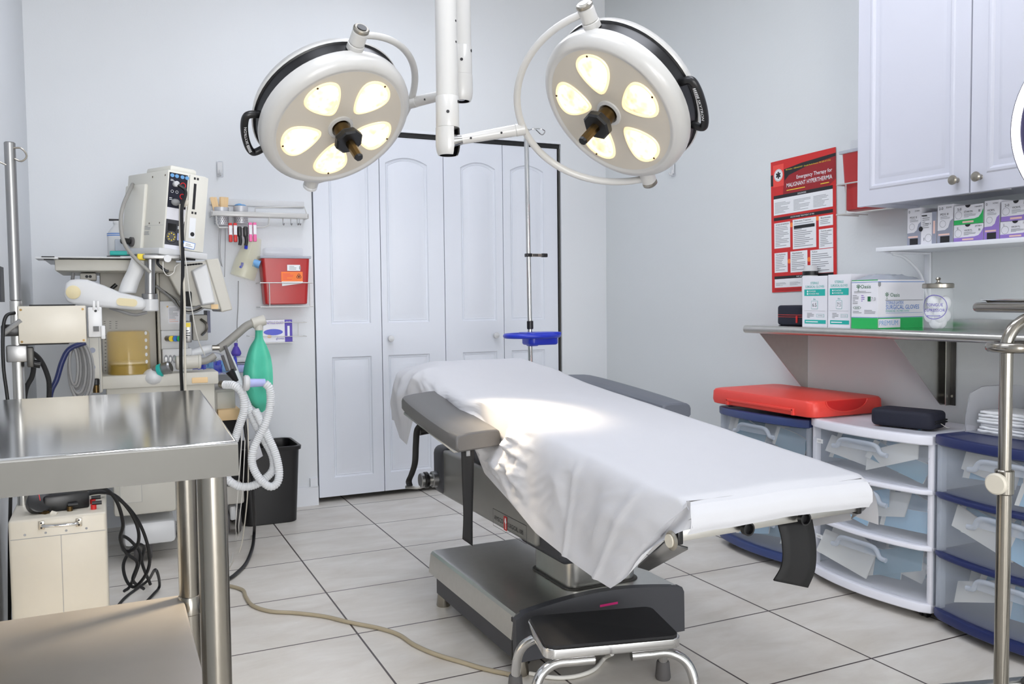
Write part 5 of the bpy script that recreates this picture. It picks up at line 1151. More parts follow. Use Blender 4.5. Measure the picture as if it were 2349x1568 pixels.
# ================================================================= METAL CASE UNDER THE TABLE
yc = -1.42; a, b = ay(18, 1196, yc), ay(243, 1165, yc); cz = a.z; x0, x1 = a.x, b.x; yb = yc+.32
t = thing('metal_case', 'cream metal case with chrome handle and gauge on the floor behind the steel work table', 'case', ((x0+x1)/2, yc+.15, 0))
m = MB(); m.box2((x0, yc, .0), (x1, yb, cz), cream_m, bev=.008, seg=3); T = TB(yc-.0002); sx = lambda px, py: ay(px, py, yc)
zz = sx(130, 1228).z; m.rect(x0+.004, zz, x1-.003, zz+.0016, inkg_m, T); xm = sx(142, 1300).x; m.rect(xm, .02, xm+.0014, zz, inkg_m, T)
for k in range(4): m.disc(x0+.04+k*.052, zz+.012, .0035, inkg_m, T, .0004, 10)
m.build('case_body', t)
h0, h1 = sx(95, 1204), sx(181, 1197); m = MB()
for h in (h0, h1): m.box((h.x, yc-.002, h.z), (.016, .004, .024), nickel_m, bev=.001); m.disc(h.x, h.z+.007, .0028, ink_m, TB(yc-.0045), .0004, 10); m.disc(h.x, h.z-.007, .0028, ink_m, TB(yc-.0045), .0004, 10)
m.tube([h0+V((.004, -.003, 0)), h0+V((.012, -.02, 0)), h1+V((-.012, -.02, 0)), h1+V((-.004, -.003, 0))], .0045, chrome_m, 10, 3); m.build('handle', t)
tz = cz; m = MB(); p = V((x0+.075, yc+.07, tz+.035)); n_ = V((.3, -.8, .45)).normalized(); m.lathe([(.03, -.03), (.034, -.005), (.034, .004), (.03, .006)], black_m, zframe(p, n_)); m.lathe([(.03, .005), (0, .0055)], paper_m, zframe(p, n_)); T = zframe(p, n_); m.rect(-.001, 0, .001, .022, red_m, T, .0065)
m.cyl(p-n_*.0+V((0, 0, -.03)), p+V((.02, -.02, -.034)), .008, brass_m); m.cyl(p+V((.03, -.03, -.033)), p+V((.045, -.035, -.038)), .009, cream_m); m.build('pressure_gauge', t)
m = MB(); m.box((x0+.14, yc+.11, tz+.024), (.12, .08, .048), black_m, bev=.006, rz=.15); m.build('control_block', t)
for k, (px, py, mc) in enumerate(((160, 1160, brass_m), (213, 1152, red_m), (215, 1168, red_m))):
    dy = (.06, .13, .05)[k]; p = ay(px, py, yc+dy); m = MB(); m.cyl((p.x, p.y, tz), (p.x, p.y, tz+.014), .008, mc, seg=14); m.cyl((p.x-.004, p.y, tz+.018), (p.x+.022, p.y, tz+.018), .006, black_m, seg=10); m.build('valve', t)
cab_pts = [[(168, 1138), (200, 1122), (240, 1120), (268, 1150), (282, 1200), (276, 1235), (290, 1268), (315, 1290), (305, 1330), (330, 1350)], [(170, 1148), (215, 1130), (262, 1135), (300, 1175), (318, 1220), (312, 1255), (285, 1262), (278, 1230), (300, 1240), (322, 1275), (300, 1340), (285, 1355)],
           [(165, 1145), (230, 1125), (280, 1150), (320, 1200), (342, 1265), (338, 1310), (310, 1345), (290, 1330), (284, 1290), (310, 1250), (330, 1255), (326, 1290), (345, 1340)], [(300, 1352), (330, 1345), (357, 1308), (362, 1340), (340, 1358)]]
for i, P_ in enumerate(cab_pts):
    m = MB(); n = len(P_)
    pts = []
    for k, (px, py) in enumerate(P_):
        yy = yc+.12+.05*i+.35*k/n; p = ay(px, py, yy); pts.append(V((p.x, p.y, max(p.z, .012))))
    if i == 3: pts = [az(262, 1400, .006), az(285, 1372, .006), az(310, 1352, .006), az(340, 1330, .02), ay(357, 1306, -.75), az(366, 1342, .02), az(352, 1362, .006), az(330, 1385, .006)]
    m.tube(pts, .0055, cordb_m, 8, 8); o = m.build('tangled_cable'); tag(o, ('black cord looping off the cream metal case, uppermost of the tangle', 'black cord tied in a small knot beside the cream metal case', 'black cord hanging farthest out from the cream metal case', 'short black cord bent into a peak on the floor behind the work table')[i], 'cable', 'cables beside the cream case')

# ================================================================= IV POLE WITH PUMP BOX
yp = -1.2; a, b = ay(27, 326, yp), ay(36, 905, yp); ph = V((a.x, yp, 0)); ph.x = (a.x+b.x)/2+.002
t = thing('iv_pole', 'steel drip pole with wire hook and clamps by the left wall', 'iv pole', (ph.x, yp, 0))
m = MB(); m.cyl((ph.x, yp, .05), (ph.x, yp, ay(27, 690, yp).z), .0165, steel_m); m.cyl((ph.x, yp, ay(27, 690, yp).z), (ph.x, yp, a.z), .0155, alu_m, bev=.003); m.build('pole', t)
m = MB(); q = V((ph.x, yp-.01, a.z-.02)); m.tube([q, q+V((.03, 0, .002)), q+V((.044, 0, -.02)), q+V((.03, 0, -.036)), q+V((.012, 0, -.03))], .0028, nickel_m, 8, 6); m.tube([q+V((-.01, 0, -.05)), q+V((-.04, 0, -.035))], .0028, nickel_m, 8, 0); m.build('hook', t)
m = MB(); p = ay(40, 810, yp); m.box((p.x, yp, p.z), (.055, .06, .05), alu_m, bev=.004); m.box((p.x+.035, yp-.015, p.z-.012), (.018, .03, .06), steeld_m, bev=.004); m.cyl((p.x+.03, yp, p.z-.03), (p.x+.06, yp, p.z-.036), .012, black_m); m.build('clamp', t)
m = MB(); p = ay(26, 757, yp); m.box((p.x, yp, p.z), (.05, .06, .035), black_m, bev=.006); m.tube([(p.x-.02, yp-.03, p.z-.01), (p.x+.03, yp-.035, p.z+.03)], .008, greyc_m, 8, 0); m.build('pump_clamp', t)
for k in range(4):
    an = pi/4+k*pi/2; m = MB(); e = V((max(ph.x+.22*cos(an), XL+.03), yp+.22*sin(an), .05)); m.tube([(ph.x, yp, .06), e], .014, steeld_m, 10, 0); lg = m.build('leg', t); m = MB(); m.cyl(e+V((0, -.01, -.025)), e+V((0, .01, -.025)), .025, black_m); m.build('caster', lg)
a, b = ay(40, 702, yp-.04), ay(199, 785, yp-.04); t = thing('pump_box', 'cream metal box with four corner screws held on the left drip pole', 'pump', ((a.x+b.x)/2, yp+.02, b.z))
m = MB(); m.box2((a.x, yp-.04, b.z), (b.x, yp+.07, a.z), cream_m, bev=.004); m.box2((a.x+.03, yp-.036, a.z-.002), (b.x-.03, yp+.06, a.z+.004), blackm_m); m.box2((a.x+.012, yp-.034, b.z-.004), (b.x-.05, yp+.06, b.z+.002), blackm_m); T = TB(yp-.0402)
for sx_ in (a.x+.008, b.x-.008):
    for sz_ in (a.z-.011, b.z+.007): m.disc(sx_, sz_, .0035, brass_m, T, .0004, 12)
m.build('housing', t)
p, q = ay(201, 704, yp), ay(242, 772, yp); m = MB(); m.box2((p.x, yp-.02, q.z), (q.x-.008, yp+.05, p.z), whitep_m, bev=.004); m.box2((q.x-.012, yp-.03, q.z-.006), (q.x, yp+.03, q.z+.035), whitep_m, bev=.003); m.box2((p.x+.014, yp-.026, q.z+.018), (p.x+.03, yp-.018, q.z+.034), black_m); m.disc(p.x+.022, p.z-.012, .004, ink_m, TB(yp-.0205), .0004, 12); m.box2((p.x+.014, yp-.022, p.z-.01), (p.x+.022, yp+.03, p.z+.02), whitep_m, bev=.002); m.box2((p.x+.026, yp-.022, p.z-.01), (p.x+.033, yp+.03, p.z+.02), whitep_m, bev=.002); m.build('latch', t)
# hoses under the pump box
def pxtube(name_, lb, cat, pts, r, mm, grp=None, seg=10):
    m = MB(); m.tube([ay(x, y, d) for x, y, d in pts], r, mm, seg, 8); o = m.build(name_); return tag(o, lb, cat, grp)
pxtube('black_hose', 'black hose curving from the drip pole clamp, the one nearest the pole', 'hose', [(60, 798, -1.15), (76, 830, -1.1), (74, 862, -1.1), (58, 900, -1.1), (50, 1000, -1.1), (46, 1200, -1.02), (46, 1380, -1.02)], .0075, rubber_m, 'hoses under the pump box')
pxtube('black_hose', 'black hose arching from the drip pole clamp down to the blue hose', 'hose', [(62, 800, -1.12), (90, 822, -1.08), (108, 858, -1.08), (113, 895, -1.08), (108, 1000, -1.08), (106, 1200, -1.04), (106, 1375, -1.04)], .0075, rubber_m, 'hoses under the pump box')
pxtube('blue_hose', 'dark blue hose slanting down beside the coiled grey cable', 'hose', [(196, 785, -1.0), (160, 800, -1.0), (143, 828, -1.0), (130, 870, -1.0), (115, 908, -1.0), (108, 1000, -1.0), (104, 1200, -1.0), (104, 1365, -1.0)], .0085, cartn_m)
pxtube('black_cable', 'black cable running down the left side of the drip pole', 'cable', [(34, 717, -1.22), (14, 725, -1.24), (7, 760, -1.24), (8, 840, -1.24), (16, 905, -1.24), (26, 1000, -1.24), (22, 1250, -1.2), (22, 1430, -1.15)], .005, cordb_m)
m = MB(); c = ay(178, 838, -1.0)
for k in range(7): m.tube([(c.x-.012+.0035*k+(.012+.0042*k)*cos(a_), -1.0+.009*(k*3 % 7), c.z-.004*k+(.062+.0065*k)*sin(a_)) for a_ in [2*pi*i/28 for i in range(28)]], .0042, greyc_m, 8, 0, True)
o = m.build('coiled_cable'); tag(o, 'coil of grey cable hanging under the right end of the pump box', 'cable')
m = MB(); m.rbox((XL+.0125, -1.05, ay(2, 652, -1.05).z), (.025, .12, .11), char_m, .01); o = m.build('wall_box'); tag(o, 'small dark box on the left wall at the picture edge', 'box')

# ================================================================= ANAESTHESIA MACHINE
t = thing('anesthesia_machine', 'beige anaesthesia machine with amber bellows standing in the back left corner', 'anaesthesia machine', (-.55, .05, 0))
def bx(px0, py0, px1, py1, y0, y1, mm, name_=None, bev=.006, mb=None, parent=None):
    a, b = ay(px0, py0, y0), ay(px1, py1, y0); m = mb or MB(); m.box2((a.x, y0, b.z), (b.x, y1, a.z), mm, bev=bev)
    return m.build(name_, parent or t) if name_ else m
bx(283, 1203, 405, 1243, -.2, .42, alu_m if 0 else whitep_m, 'base', .02)
m = MB(); a, b = ay(508, 1116, .08), ay(561, 1154, .08); m.box2((-.5, .08, b.z), (b.x, .42, a.z), beige2_m, bev=.01); m.build('base', t)
bx(255, 1000, 406, 1172, -.22, .4, beige_m, 'lower_body', .015)
m = MB(); T = TB(-.2205); a, b = ay(274, 1097, -.2205), ay(326, 1150, -.2205); m.rect(a.x, b.z, b.x, a.z, inkg_m, T); m.rect(a.x+.001, b.z+.001, b.x-.001, a.z-.001, beige_m, T, .0009); m.build('access_panel', t)
bx(243, 880, 497, 1030, -.25, .35, beige_m, 'body', .008)
bx(226, 863, 502, 880, -.28, .38, beige_m, 'work_surface', .006)
dr = bx(492, 893, 541, 945, .0, .4, beige2_m, 'drawer_unit', .006); m = MB(); m.box2((ay(497, 900, -.002).x, -.006, ay(497, 941, 0).z), (ay(537, 900, 0).x, 0, ay(497, 899, 0).z), beige_m, bev=.004); m.build('drawer', dr)
m = MB(); a, b = ay(500, 940, -.05), ay(552, 962, -.05); m.box2((a.x, -.05, b.z), (b.x, .1, a.z), wood_m, bev=.004); lab(m.build('strap', t), 'yellowed plastic strap')
bx(500, 962, 555, 1100, .05, .35, blackm_m, 'recess_shade', .004)  # solid black box, the shade of the recess is put into its colour
bp_ = bx(228, 622, 362, 866, -.08, .3, beige2_m, 'back_panel', .01); m = MB(); T = TB(-.0803)
for py in range(770, 862, 8): p = ay(242, py, -.0803); m.rect(p.x-.003, p.z-.0012, p.x+.003, p.z+.0012, ink_m, T)
for px in (240, 253, 267):
    for py in (737, 742, 747, 752): p = ay(px, py, -.0803); m.rect(p.x-.004, p.z-.0008, p.x+.004, p.z+.0008, ink_m, T)
m.build('vents', bp_)
m = MB(); a, b = ay(358, 625, -.12), ay(372, 866, -.12); m.box2((a.x, -.12, b.z), (b.x, .3, a.z), beige_m, bev=.01); m.build('side_column', t)
m = bx(196, 774, 236, 900, -.33, -.2, alu_m if 0 else beige_m, None, .006); T = TB(-.3305)
for py in (803, 842): p = ay(212, py, -.3305); m.disc(p.x, p.z, .011, greyp_m, T)
for px in (204, 226): a, b = ay(px, 774, -.3305), ay(px, 898, -.3305); m.rect(a.x, b.z, a.x+.0016, a.z, inkg_m, T)
m.build('left_column', t); m = MB(); p = ay(221, 900, -.36); m.cyl(p, p+V((0, 0, .03)), .012, brass_m); m.cyl(p+V((0, 0, .03)), p+V((0, 0, .056)), .0135, black_m, bev=.003); m.build('knob', t)
# top housing with tray and bottle shelf
th_ = bx(125, 594, 405, 622, -.32, .3, beige_m, 'top_housing', .006); bx(92, 587, 395, 593, -.36, .32, whitep_m, 'top_tray', .002)
m = MB(); p = ay(80, 591, -.36); a = ay(100, 591, -.36); m.box2((p.x, -.36, a.z-.004), (a.x+.05, -.2, a.z+.004), whitep_m, bev=.003); m.box2((ay(95, 590, -.362).x, -.362, ay(95, 589, -.36).z-.001), (ay(125, 590, -.362).x, -.35, ay(95, 589, -.36).z+.003), ink_m); m.box2((ay(100, 590, -.362).x, -.362, ay(95, 595, -.36).z-.002), (ay(123, 590, -.362).x, -.35, ay(95, 595, -.36).z+.002), ink_m); m.box2((ay(245, 590, -.362).x, -.362, ay(245, 587.5, -.36).z-.001), (ay(276, 590, -.362).x, -.355, ay(245, 587.5, -.36).z+.002), ink_m); m.build('tray_edge', t)
m = bx(183, 626, 221, 642, -.2, .0, beige2_m); T = TB(-.2005)
for px in (199, 207): p = ay(px, 634, -.2005); m.disc(p.x, p.z, .006, ink_m, T)
m.build('socket_block', t); m = MB(); m.cyl(ay(168, 625, -.2), ay(166, 645, -.2), .007, greyc_m); m.build('post', t)
m = MB(); m.cyl(ay(253, 664, -.2), ay(267, 652, -.2), .008, black_m); m.build('lever', t)
# bellows
bc = ay(297, 861, -.19); rb = (ay(347, 861, -.19).x-ay(248, 861, -.19).x)/2; hb = ay(297, 758, -.19).z-bc.z; T = Matrix.Translation((bc.x, -.19, bc.z))
m = MB(); m.lathe([(rb, 0), (rb, hb-.012), (rb*.93, hb-.002), (rb*.8, hb), (0, hb)], amber_m, T, 44); be = m.build('bellows_dome', t)
m = MB(); m.lathe([(rb*1.0, -.006), (rb*1.02, .0), (rb*1.0, .008), (rb*.9, .012), (rb*.86, .045), (0, .045)], amberd_m, T, 40); m.build('bellows_base', be)
m = MB(); m.lathe([(rb*.9, .052), (rb*.92, .055), (rb*.9, .06), (0, .061)], cream_m, T, 40); m.build('bellows_disc', be)
m = MB()
for k in range(5): an = -pi/2+.9; m.cyl((bc.x+rb*1.01*cos(an), -.19+rb*1.01*sin(an), bc.z+.06+.03*k), (bc.x+rb*1.025*cos(an), -.19+rb*1.025*sin(an), bc.z+.06+.03*k), .008, paper_m, seg=8)
m.build('scale_marks', be)
# right hand control stack
y_ = -.14
m = bx(366, 690, 428, 757, y_, .1, whitep_m); T = TB(y_-.0006); a, b = ay(385, 702, y_), ay(415, 741, y_); m.rect(a.x, b.z, b.x, a.z, clearside_m if 0 else card_m, T); m.lines(a.x+.004, b.z+.02, b.x-.004, a.z-.006, 9, inkg_m, T); m.lines(a.x+.004, b.z+.004, b.x-.008, b.z+.02, 2, pinkt_m, T); p = ay(384, 703, y_); m.disc(p.x, p.z, .004, brass_m, T); m.build('instruction_card', t)
bx(364, 625, 420, 692, -.1, .2, beige2_m, 'gauge_hood', .01)
bx(369, 758, 432, 800, y_, .2, whitep_m, 'valve_panel', .004)
for px, mc in ((389, yell_m), (399, bluep_m), (408, grn_m)):
    m = MB(); p = ay(px-6, 776, y_-.01); m.cyl(p, p+V((.016, -.03, 0)), .013, nickel_m, bev=.002); m.cyl(p+V((.016, -.03, 0)), p+V((.0165, -.031, 0)), .0125, mc); m.build('valve_knob', t)
m = bx(372, 800, 442, 850, y_-.02, .15, whitep_m); T = TB(y_-.0205)
for px in (381, 391, 400, 428, 437): p = ay(px, 823, y_-.0205); m.disc(p.x, p.z, .008, inkg_m, T, .0006, 20, .018); m.disc(p.x, p.z-.002, .0045, alu_m, T, .001, 16, .011)
m.build('vaporizer_block', t)
m = bx(424, 737, 441, 785, -.2, -.05, bluel_m if 0 else alu_m); T = TB(-.2005); p = ay(430, 745, -.2005); m.rect(p.x-.012, p.z-.009, p.x+.012, p.z+.009, yell_m, T); m.lines(p.x-.01, p.z-.06, p.x+.012, p.z-.02, 4, ink_m, T); m.build('gas_module', t); bx(405, 755, 430, 792, -.12, .05, black_m, 'module_bracket', .004)
m = MB(); a, b = ay(441, 722, -.05), ay(484, 780, -.05); m.box2((a.x, -.05, b.z), (b.x-.012, .1, a.z), beige2_m, bev=.006); m.tube([ay(461, 732, -.07), ay(473, 742, -.09), ay(473, 757, -.09), ay(463, 768, -.07)], .006, nickel_m, 8, 6); m.box2((b.x-.014, -.055, ay(480, 763, -.05).z), (b.x, .1, ay(480, 712, -.05).z), violet_m if 0 else greyp_m, bev=.002); m.rect(b.x-.012, ay(480, 762, -.056).z, b.x-.002, ay(480, 714, -.056).z, cartn_m, TB(-.0555)); m.build('flow_meter', t)
# cable bundle behind the screen
for k in range(4):
    m = MB(); m.tube([ay(358+k*3, 655+k*3, -.14), ay(395+k*2, 685, -.16), ay(420, 712-k*2, -.2), ay(445, 716-k*3, -.2), ay(478, 698-k*3, -.16)], .006, (greyc_m, blackm_m, nickel_m, greyc_m)[k], 8, 6); m.build('cable', t)
# screen turned away, seen from behind
m = MB(); y_ = -.22
A = [ay(*p, y_) for p in ((403, 600), (496, 594), (533, 710), (508, 716), (428, 700))]
out = [(403, 597), (501, 592), (534, 710), (508, 716), (437, 702), (420, 640)]
def slab(px, y0, y1, mm, name_, par, shrink=1.):
    P0 = [ay(x, y, y0) for x, y in px]; c = sum(P0, V())/len(P0); P1 = [c+(p-c)*shrink+V((0, y1-y0, 0)) for p in P0]
    m = MB(); m.rings([[tuple(p) for p in P0], [tuple(p) for p in P1]], mm, True, True, True, None, False); o = m.build(name_, par); md = o.modifiers.new('soft', 'BEVEL'); md.width = .006; md.segments = 3; md.limit_method = 'ANGLE'; md.angle_limit = radians(40); return o
sc = slab([(472, 595), (501, 592), (534, 710), (508, 716)], -.20, .16, beige_m, 'screen_bezel', t)
slab([(376, 612), (396, 602), (480, 598), (514, 708), (500, 710), (436, 702), (408, 672)], -.19, .1, beige_m, 'screen_housing', t)
slab([(441, 622), (474, 606), (494, 694), (464, 699)], -.235, -.15, whitep_m, 'screen_back', t, 1.12)
m = MB()
for k in range(6): p = ay(429+k*6.5, 608-k*.7, -.2); m.rect(p.x-.012, p.z-.003, p.x+.006, p.z+.003, ink_m, TB(-.2))
m.build('vent', sc)
m = MB(); m.box2((ay(424, 672, -.22).x, -.22, ay(424, 702, -.22).z), (ay(440, 672, -.22).x, -.14, ay(424, 668, -.22).z), blackm_m, bev=.006); m.build('cable_strap', sc)
m = MB(); p = ay(492, 703, -.205); m.rect(p.x-.014, p.z-.01, p.x+.016, p.z+.01, wood_m, TB(-.2055)); m.build('sticker', sc)
# breathing system on the work surface
m = MB(); p = ay(353, 865, -.3); m.ell((p.x, -.24, p.z-.004), (.045, .06, .038), whitep_m); p2 = ay(372, 848, -.28); m.cyl(p2+V((-.03, .03, -.01)), p2+V((.035, 0, .012)), .026, alu_m, bev=.006); m.cyl(p2+V((-.012, .012, -.004)), p2+V((.0, .006, .0)), .0275, teal_m); m.build('absorber_cap', t)
m = MB(); m.cyl(ay(403, 832, -.26), ay(460, 829, -.26), .029, beige_m, bev=.004); m.cyl(ay(453, 829, -.26), ay(461, 829, -.26), .031, beige_m, bev=.003); m.tube([ay(460, 829, -.26), ay(475, 826, -.26), ay(492, 815, -.25)], .0145, cuff_m, 14, 8); m.cyl(ay(402, 822, -.25), ay(415, 821, -.25), .008, teal_m); m.build('flow_sensor', t)
m = MB(); m.tube([ay(425, 818, -.1), ay(450, 808, -.1), ay(480, 800, -.1), ay(500, 800, -.1), ay(515, 808, -.1), ay(530, 835, -.12), ay(548, 885, -.16)], .021, hose_m, 14, 8); m.build('breathing_limb', t)
m = MB(); m.tube([ay(500, 800, -.15), ay(515, 790, -.15), ay(545, 765, -.15), ay(562, 750, -.15), ay(572, 744, -.15), ay(580, 741, -.15)], .0185, cuff_m, 16, 8); m.cyl(ay(578, 742, -.15), ay(608, 733, -.15), .024, beige_m, bev=.003); m.cyl(ay(594, 742, -.15), ay(594, 757, -.15), .0185, beige_m); ba = m.build('bag_arm', t)
m = MB(); pk = ay(503, 797, -.17); m.cyl(pk+V((-.03, 0, 0)), pk+V((.0, 0, 0)), .012, nickel_m)
for a_, b_ in (((516, 793), (540, 850)), ((519, 800), (533, 846)), ((510, 815), (522, 850))): m.tube([ay(*a_, -.18), ay(*b_, -.2)], .007, greyr_m, 8, 0)
m.cyl(ay(527, 850, -.2), ay(543, 874, -.2), .02, black_m, .01); m.build('hose_holder', t)
m = MB(); m.box2((ay(438, 860, -.2).x, -.2, ay(438, 862, -.2).z), (ay(525, 860, -.2).x, .05, ay(438, 857, -.2).z), clear_m); m.box2((ay(440, 870, -.283).x, -.284, ay(440, 879, -.283).z), (ay(477, 870, -.283).x, -.2, ay(440, 866, -.283).z), wood_m, bev=.003); m.build('clear_tray', t)
rnd = random.Random(5)
for k in range(5):
    m = MB(); x0_, y0_ = 445+k*18, 845-k*3; m.quadpatch(ay(x0_-18, 856, -.15+.03*k), ay(x0_+28, 852, -.15+.03*k), ay(x0_+26, y0_-12, -.02+.03*k), ay(x0_-8, y0_-4, -.02+.03*k), blue_m if k % 2 == 0 else bluel_m, 8, 6, lambda u, v, k=k: V((0, 0, .02*noise.noise(V((u*4+k, v*4, k*3))))))
    o = m.build('blue_packet', solid=.006); tag(o, 'crumpled blue packet in the clear tray on the anaesthesia machine', 'packet', 'blue packets on the anaesthesia machine')
p = ay(508, 881, -.252); m = MB(); m.cyl(p+V((0, .01, 0)), p+V((.02, -.03, 0)), .018, nickel_m, bev=.003); m.build('outlet_port', t)
for x, y in ((-.21, .15), (-.21, .38), (-.62, -.12), (-.62, .36)):
    m = MB(); m.box((x, y, .105), (.03, .07, .07), whitep_m, bev=.01)
    for s in (-1, 1): m.cyl((x+s*.018, y, .06), (x+s*.036, y, .06), .06, greyr_m, bev=.008, seg=30)
    m.build('caster', t)
# green breathing bag hanging from the bag arm
ctr = [(594, 757), (594, 768), (594, 778), (593, 795), (593, 820), (592, 850), (592, 880), (593, 905), (597, 925), (600, 940), (601, 945)]; hw = [7.5, 7.5, 9, 17, 24.5, 29, 29.5, 26.5, 19, 7, 1]
R = []
for (x, y), w in zip(ctr, hw):
    p = ay(x, y, -.12); e = w/1978*4.3
    R.append([(p.x+e*cos(2*pi*j/28), p.y+e*.55*sin(2*pi*j/28)-.012*cos(2*pi*j/28*3)*(e/.05), p.z) for j in range(28)])
RR = []
for k in range(28): sp = spline([R[i][k] for i in range(len(R))], 4); RR.append(sp)
R = [[RR[k][i] for k in range(28)] for i in range(len(RR[0]))]
m = MB(); m.rings([[V(p)+V((0, -.006*noise.noise(V(p)*22), 0)) for p in r_] for r_ in R], green_m, True, True, True); o = m.build('breathing_bag'); tag(o, 'green breathing bag hanging from the grey arm of the anaesthesia machine', 'breathing bag')
t2 = thing('breathing_hose', 'looped white corrugated breathing hoses hanging beside the green bag', 'hose', ay(600, 1110, -.25))
P_ = [(515, 882, -.28), (538, 884, -.32), (556, 902, -.34), (560, 938, -.34), (551, 970, -.32), (542, 998, -.3), (528, 1040, -.28), (520, 1090, -.28), (534, 1108, -.3), (557, 1116, -.3), (586, 1111, -.3), (614, 1092, -.3), (627, 1072, -.3), (624, 1042, -.3), (606, 1008, -.3), (584, 968, -.28), (566, 925, -.26), (549, 885, -.2)]
m = MB(); m.corr([ay(*p) for p in P_], .017, hose_m, depth=.09); m.build('hose_limb', t2)
P_ = [(607, 878, -.36), (618, 890, -.36), (621, 915, -.35), (617, 945, -.34), (606, 978, -.34), (592, 1005, -.33), (580, 1035, -.33), (579, 1065, -.33), (594, 1095, -.34), (618, 1115, -.35), (636, 1106, -.35), (640, 1078, -.35), (631, 1038, -.34), (614, 1000, -.33), (598, 965, -.32), (585, 940, -.3)]
m = MB(); m.corr([ay(*p) for p in P_], .017, hose_m, depth=.09); m.build('hose_limb', t2)
m = MB(); m.cyl(ay(571, 878, -.36), ay(608, 877, -.36), .019, lav_m, .0165); lab(m.build('connector', t2), 'lavender connector'); m = MB(); m.cyl(ay(558, 878, -.36), ay(572, 878, -.36), .034, whitep_m, bev=.006); m.build('filter', t2)
m = MB(); P = [ay(x, y, -.27) for x, y in ((570, 1012), (590, 1003), (603, 1045), (574, 1064))]; m.quadpatch(*P, card_m, 2, 2); m.build('tag_card', t2, solid=.004)
# spray bottle and packet on top tray
p = ay(273, 586, -.1); zt = ay(273, 507, -.1).z-p.z; T = Matrix.Translation((p.x, -.1, p.z)); tb = thing('plastic_bottle', 'white plastic bottle with blue stripes on top of the anaesthesia machine', 'bottle', (p.x, -.1, p.z))
m = MB(); m.lathe([(.042, 0), (.044, .006), (.044, zt*.62), (.036, zt*.72), (.018, zt*.86), (.017, zt*.93)], whitep_m, T); m.lathe([(.0445, zt*.56), (.0446, zt*.585)], bluep_m, T, 32, False); m.lathe([(.0445, zt*.61), (.0446, zt*.635)], bluep_m, T, 32, False); m.build('bottle_body', tb)
m = MB(); m.lathe([(.02, zt*.92), (.02, zt*1.0), (0, zt*1.0)], whitep_m, T); m.box((-.01, 0, zt*1.03), (.05, .012, .008), ink_m, T); m.build('cap', tb)
m = MB(); a, b = ay(252, 575, -.22), ay(300, 585, -.22); m.box2((a.x, -.22, b.z), (b.x, -.16, a.z), teal_m, bev=.002); m.box2((a.x+.02, -.215, a.z), (b.x, -.165, a.z+.05), clearside_m, bev=.004); o = m.build('wipes_packet'); tag(o, 'flat clear and teal packet lying in front of the white bottle on the machine tray', 'packet')

# ================================================================= PATIENT MONITOR ON ITS ARM
yA = -.42
t = thing('monitor_arm', 'white articulated arm with pale yellow caps carrying the patient monitor', 'monitor arm', ay(345, 712, yA))
m = MB(); T = TB(yA); up = [bp(x, y, yA) for x, y in ((148, 662), (152, 650), (162, 642), (180, 640), (200, 641), (240, 655), (275, 670), (310, 678), (325, 682), (334, 690), (334, 704), (326, 710), (310, 711), (250, 706), (210, 703), (170, 698), (154, 690), (147, 676))]
m.rprism(up, -.035, .035, .012, whitep_m, T); m.build('arm_cover', t, angle=40)
yel = mat('yellowed_plastic', (226, 212, 170), .5)
m = MB(); p = ay(168, 670, yA-.036); m.lathe([(.026, 0), (.026, .004), (.022, .006), (0, .007)], yel, zframe(p, (0, -1, 0))); lab(m.build('cap', t), 'round pale yellow cap')
m = MB(); p = ay(291, 693, yA-.036); m.rbox((0, 0, .002), (.075, .03, .006), yel, .014, frame(p, (.99, 0, -.1), (0, 0, 1))); lab(m.build('cap', t), 'oblong pale yellow cap')
m = MB(); a, b = ay(344, 690, yA), ay(344, 588, yA); m.cyl(a, b, .019, alu_m); m.cyl(a+V((0, 0, -.0)), a+V((0, 0, .03)), .03, alu_m, bev=.002); m.build('post', t)
m = MB(); a = ay(338, 701, yA); m.cyl(a+V((.01, 0, -.022)), a+V((.01, 0, .028)), .032, whitep_m, bev=.004); m.cyl(a+V((-.035, 0, 0)), a+V((.0, 0, 0)), .018, whitep_m); m.build('elbow', t)
m = MB(); p = ay(370, 590, yA); m.box((p.x, yA, p.z), (.14, .1, .018), alu_m, bev=.004); m.cyl((p.x+.02, yA-.06, p.z-.008), (p.x+.02, yA-.03, p.z-.008), .014, whitep_m); m.tube([(p.x-.015, yA-.03, p.z-.01), (p.x-.015, yA-.05, p.z-.03), (p.x+.01, yA-.06, p.z-.055), (p.x+.022, yA-.06, p.z-.058)], .006, black_m, 8, 5); m.box((p.x-.075, yA, p.z+.0), (.03, .06, .024), yell_m, bev=.004); m.build('tilt_head', t)
m = MB(); q = [ay(x, y, yA+.03) for x, y in ((322, 592), (312, 620), (300, 645), (291, 672))]; S_ = spline(q, 6); m.rings([[p+V((-.033+.066*j/4, -.004*sin(pi*j/4), 0)) for j in range(5)] for p in S_], whitep_m, False); m.build('cable_guide', t, solid=.004)
m = MB(); m.tube([ay(252, 706, yA+.02), ay(275, 713, yA), ay(310, 722, yA), ay(338, 716, yA)], .006, greyc_m, 8, 6); m.build('cable', t)
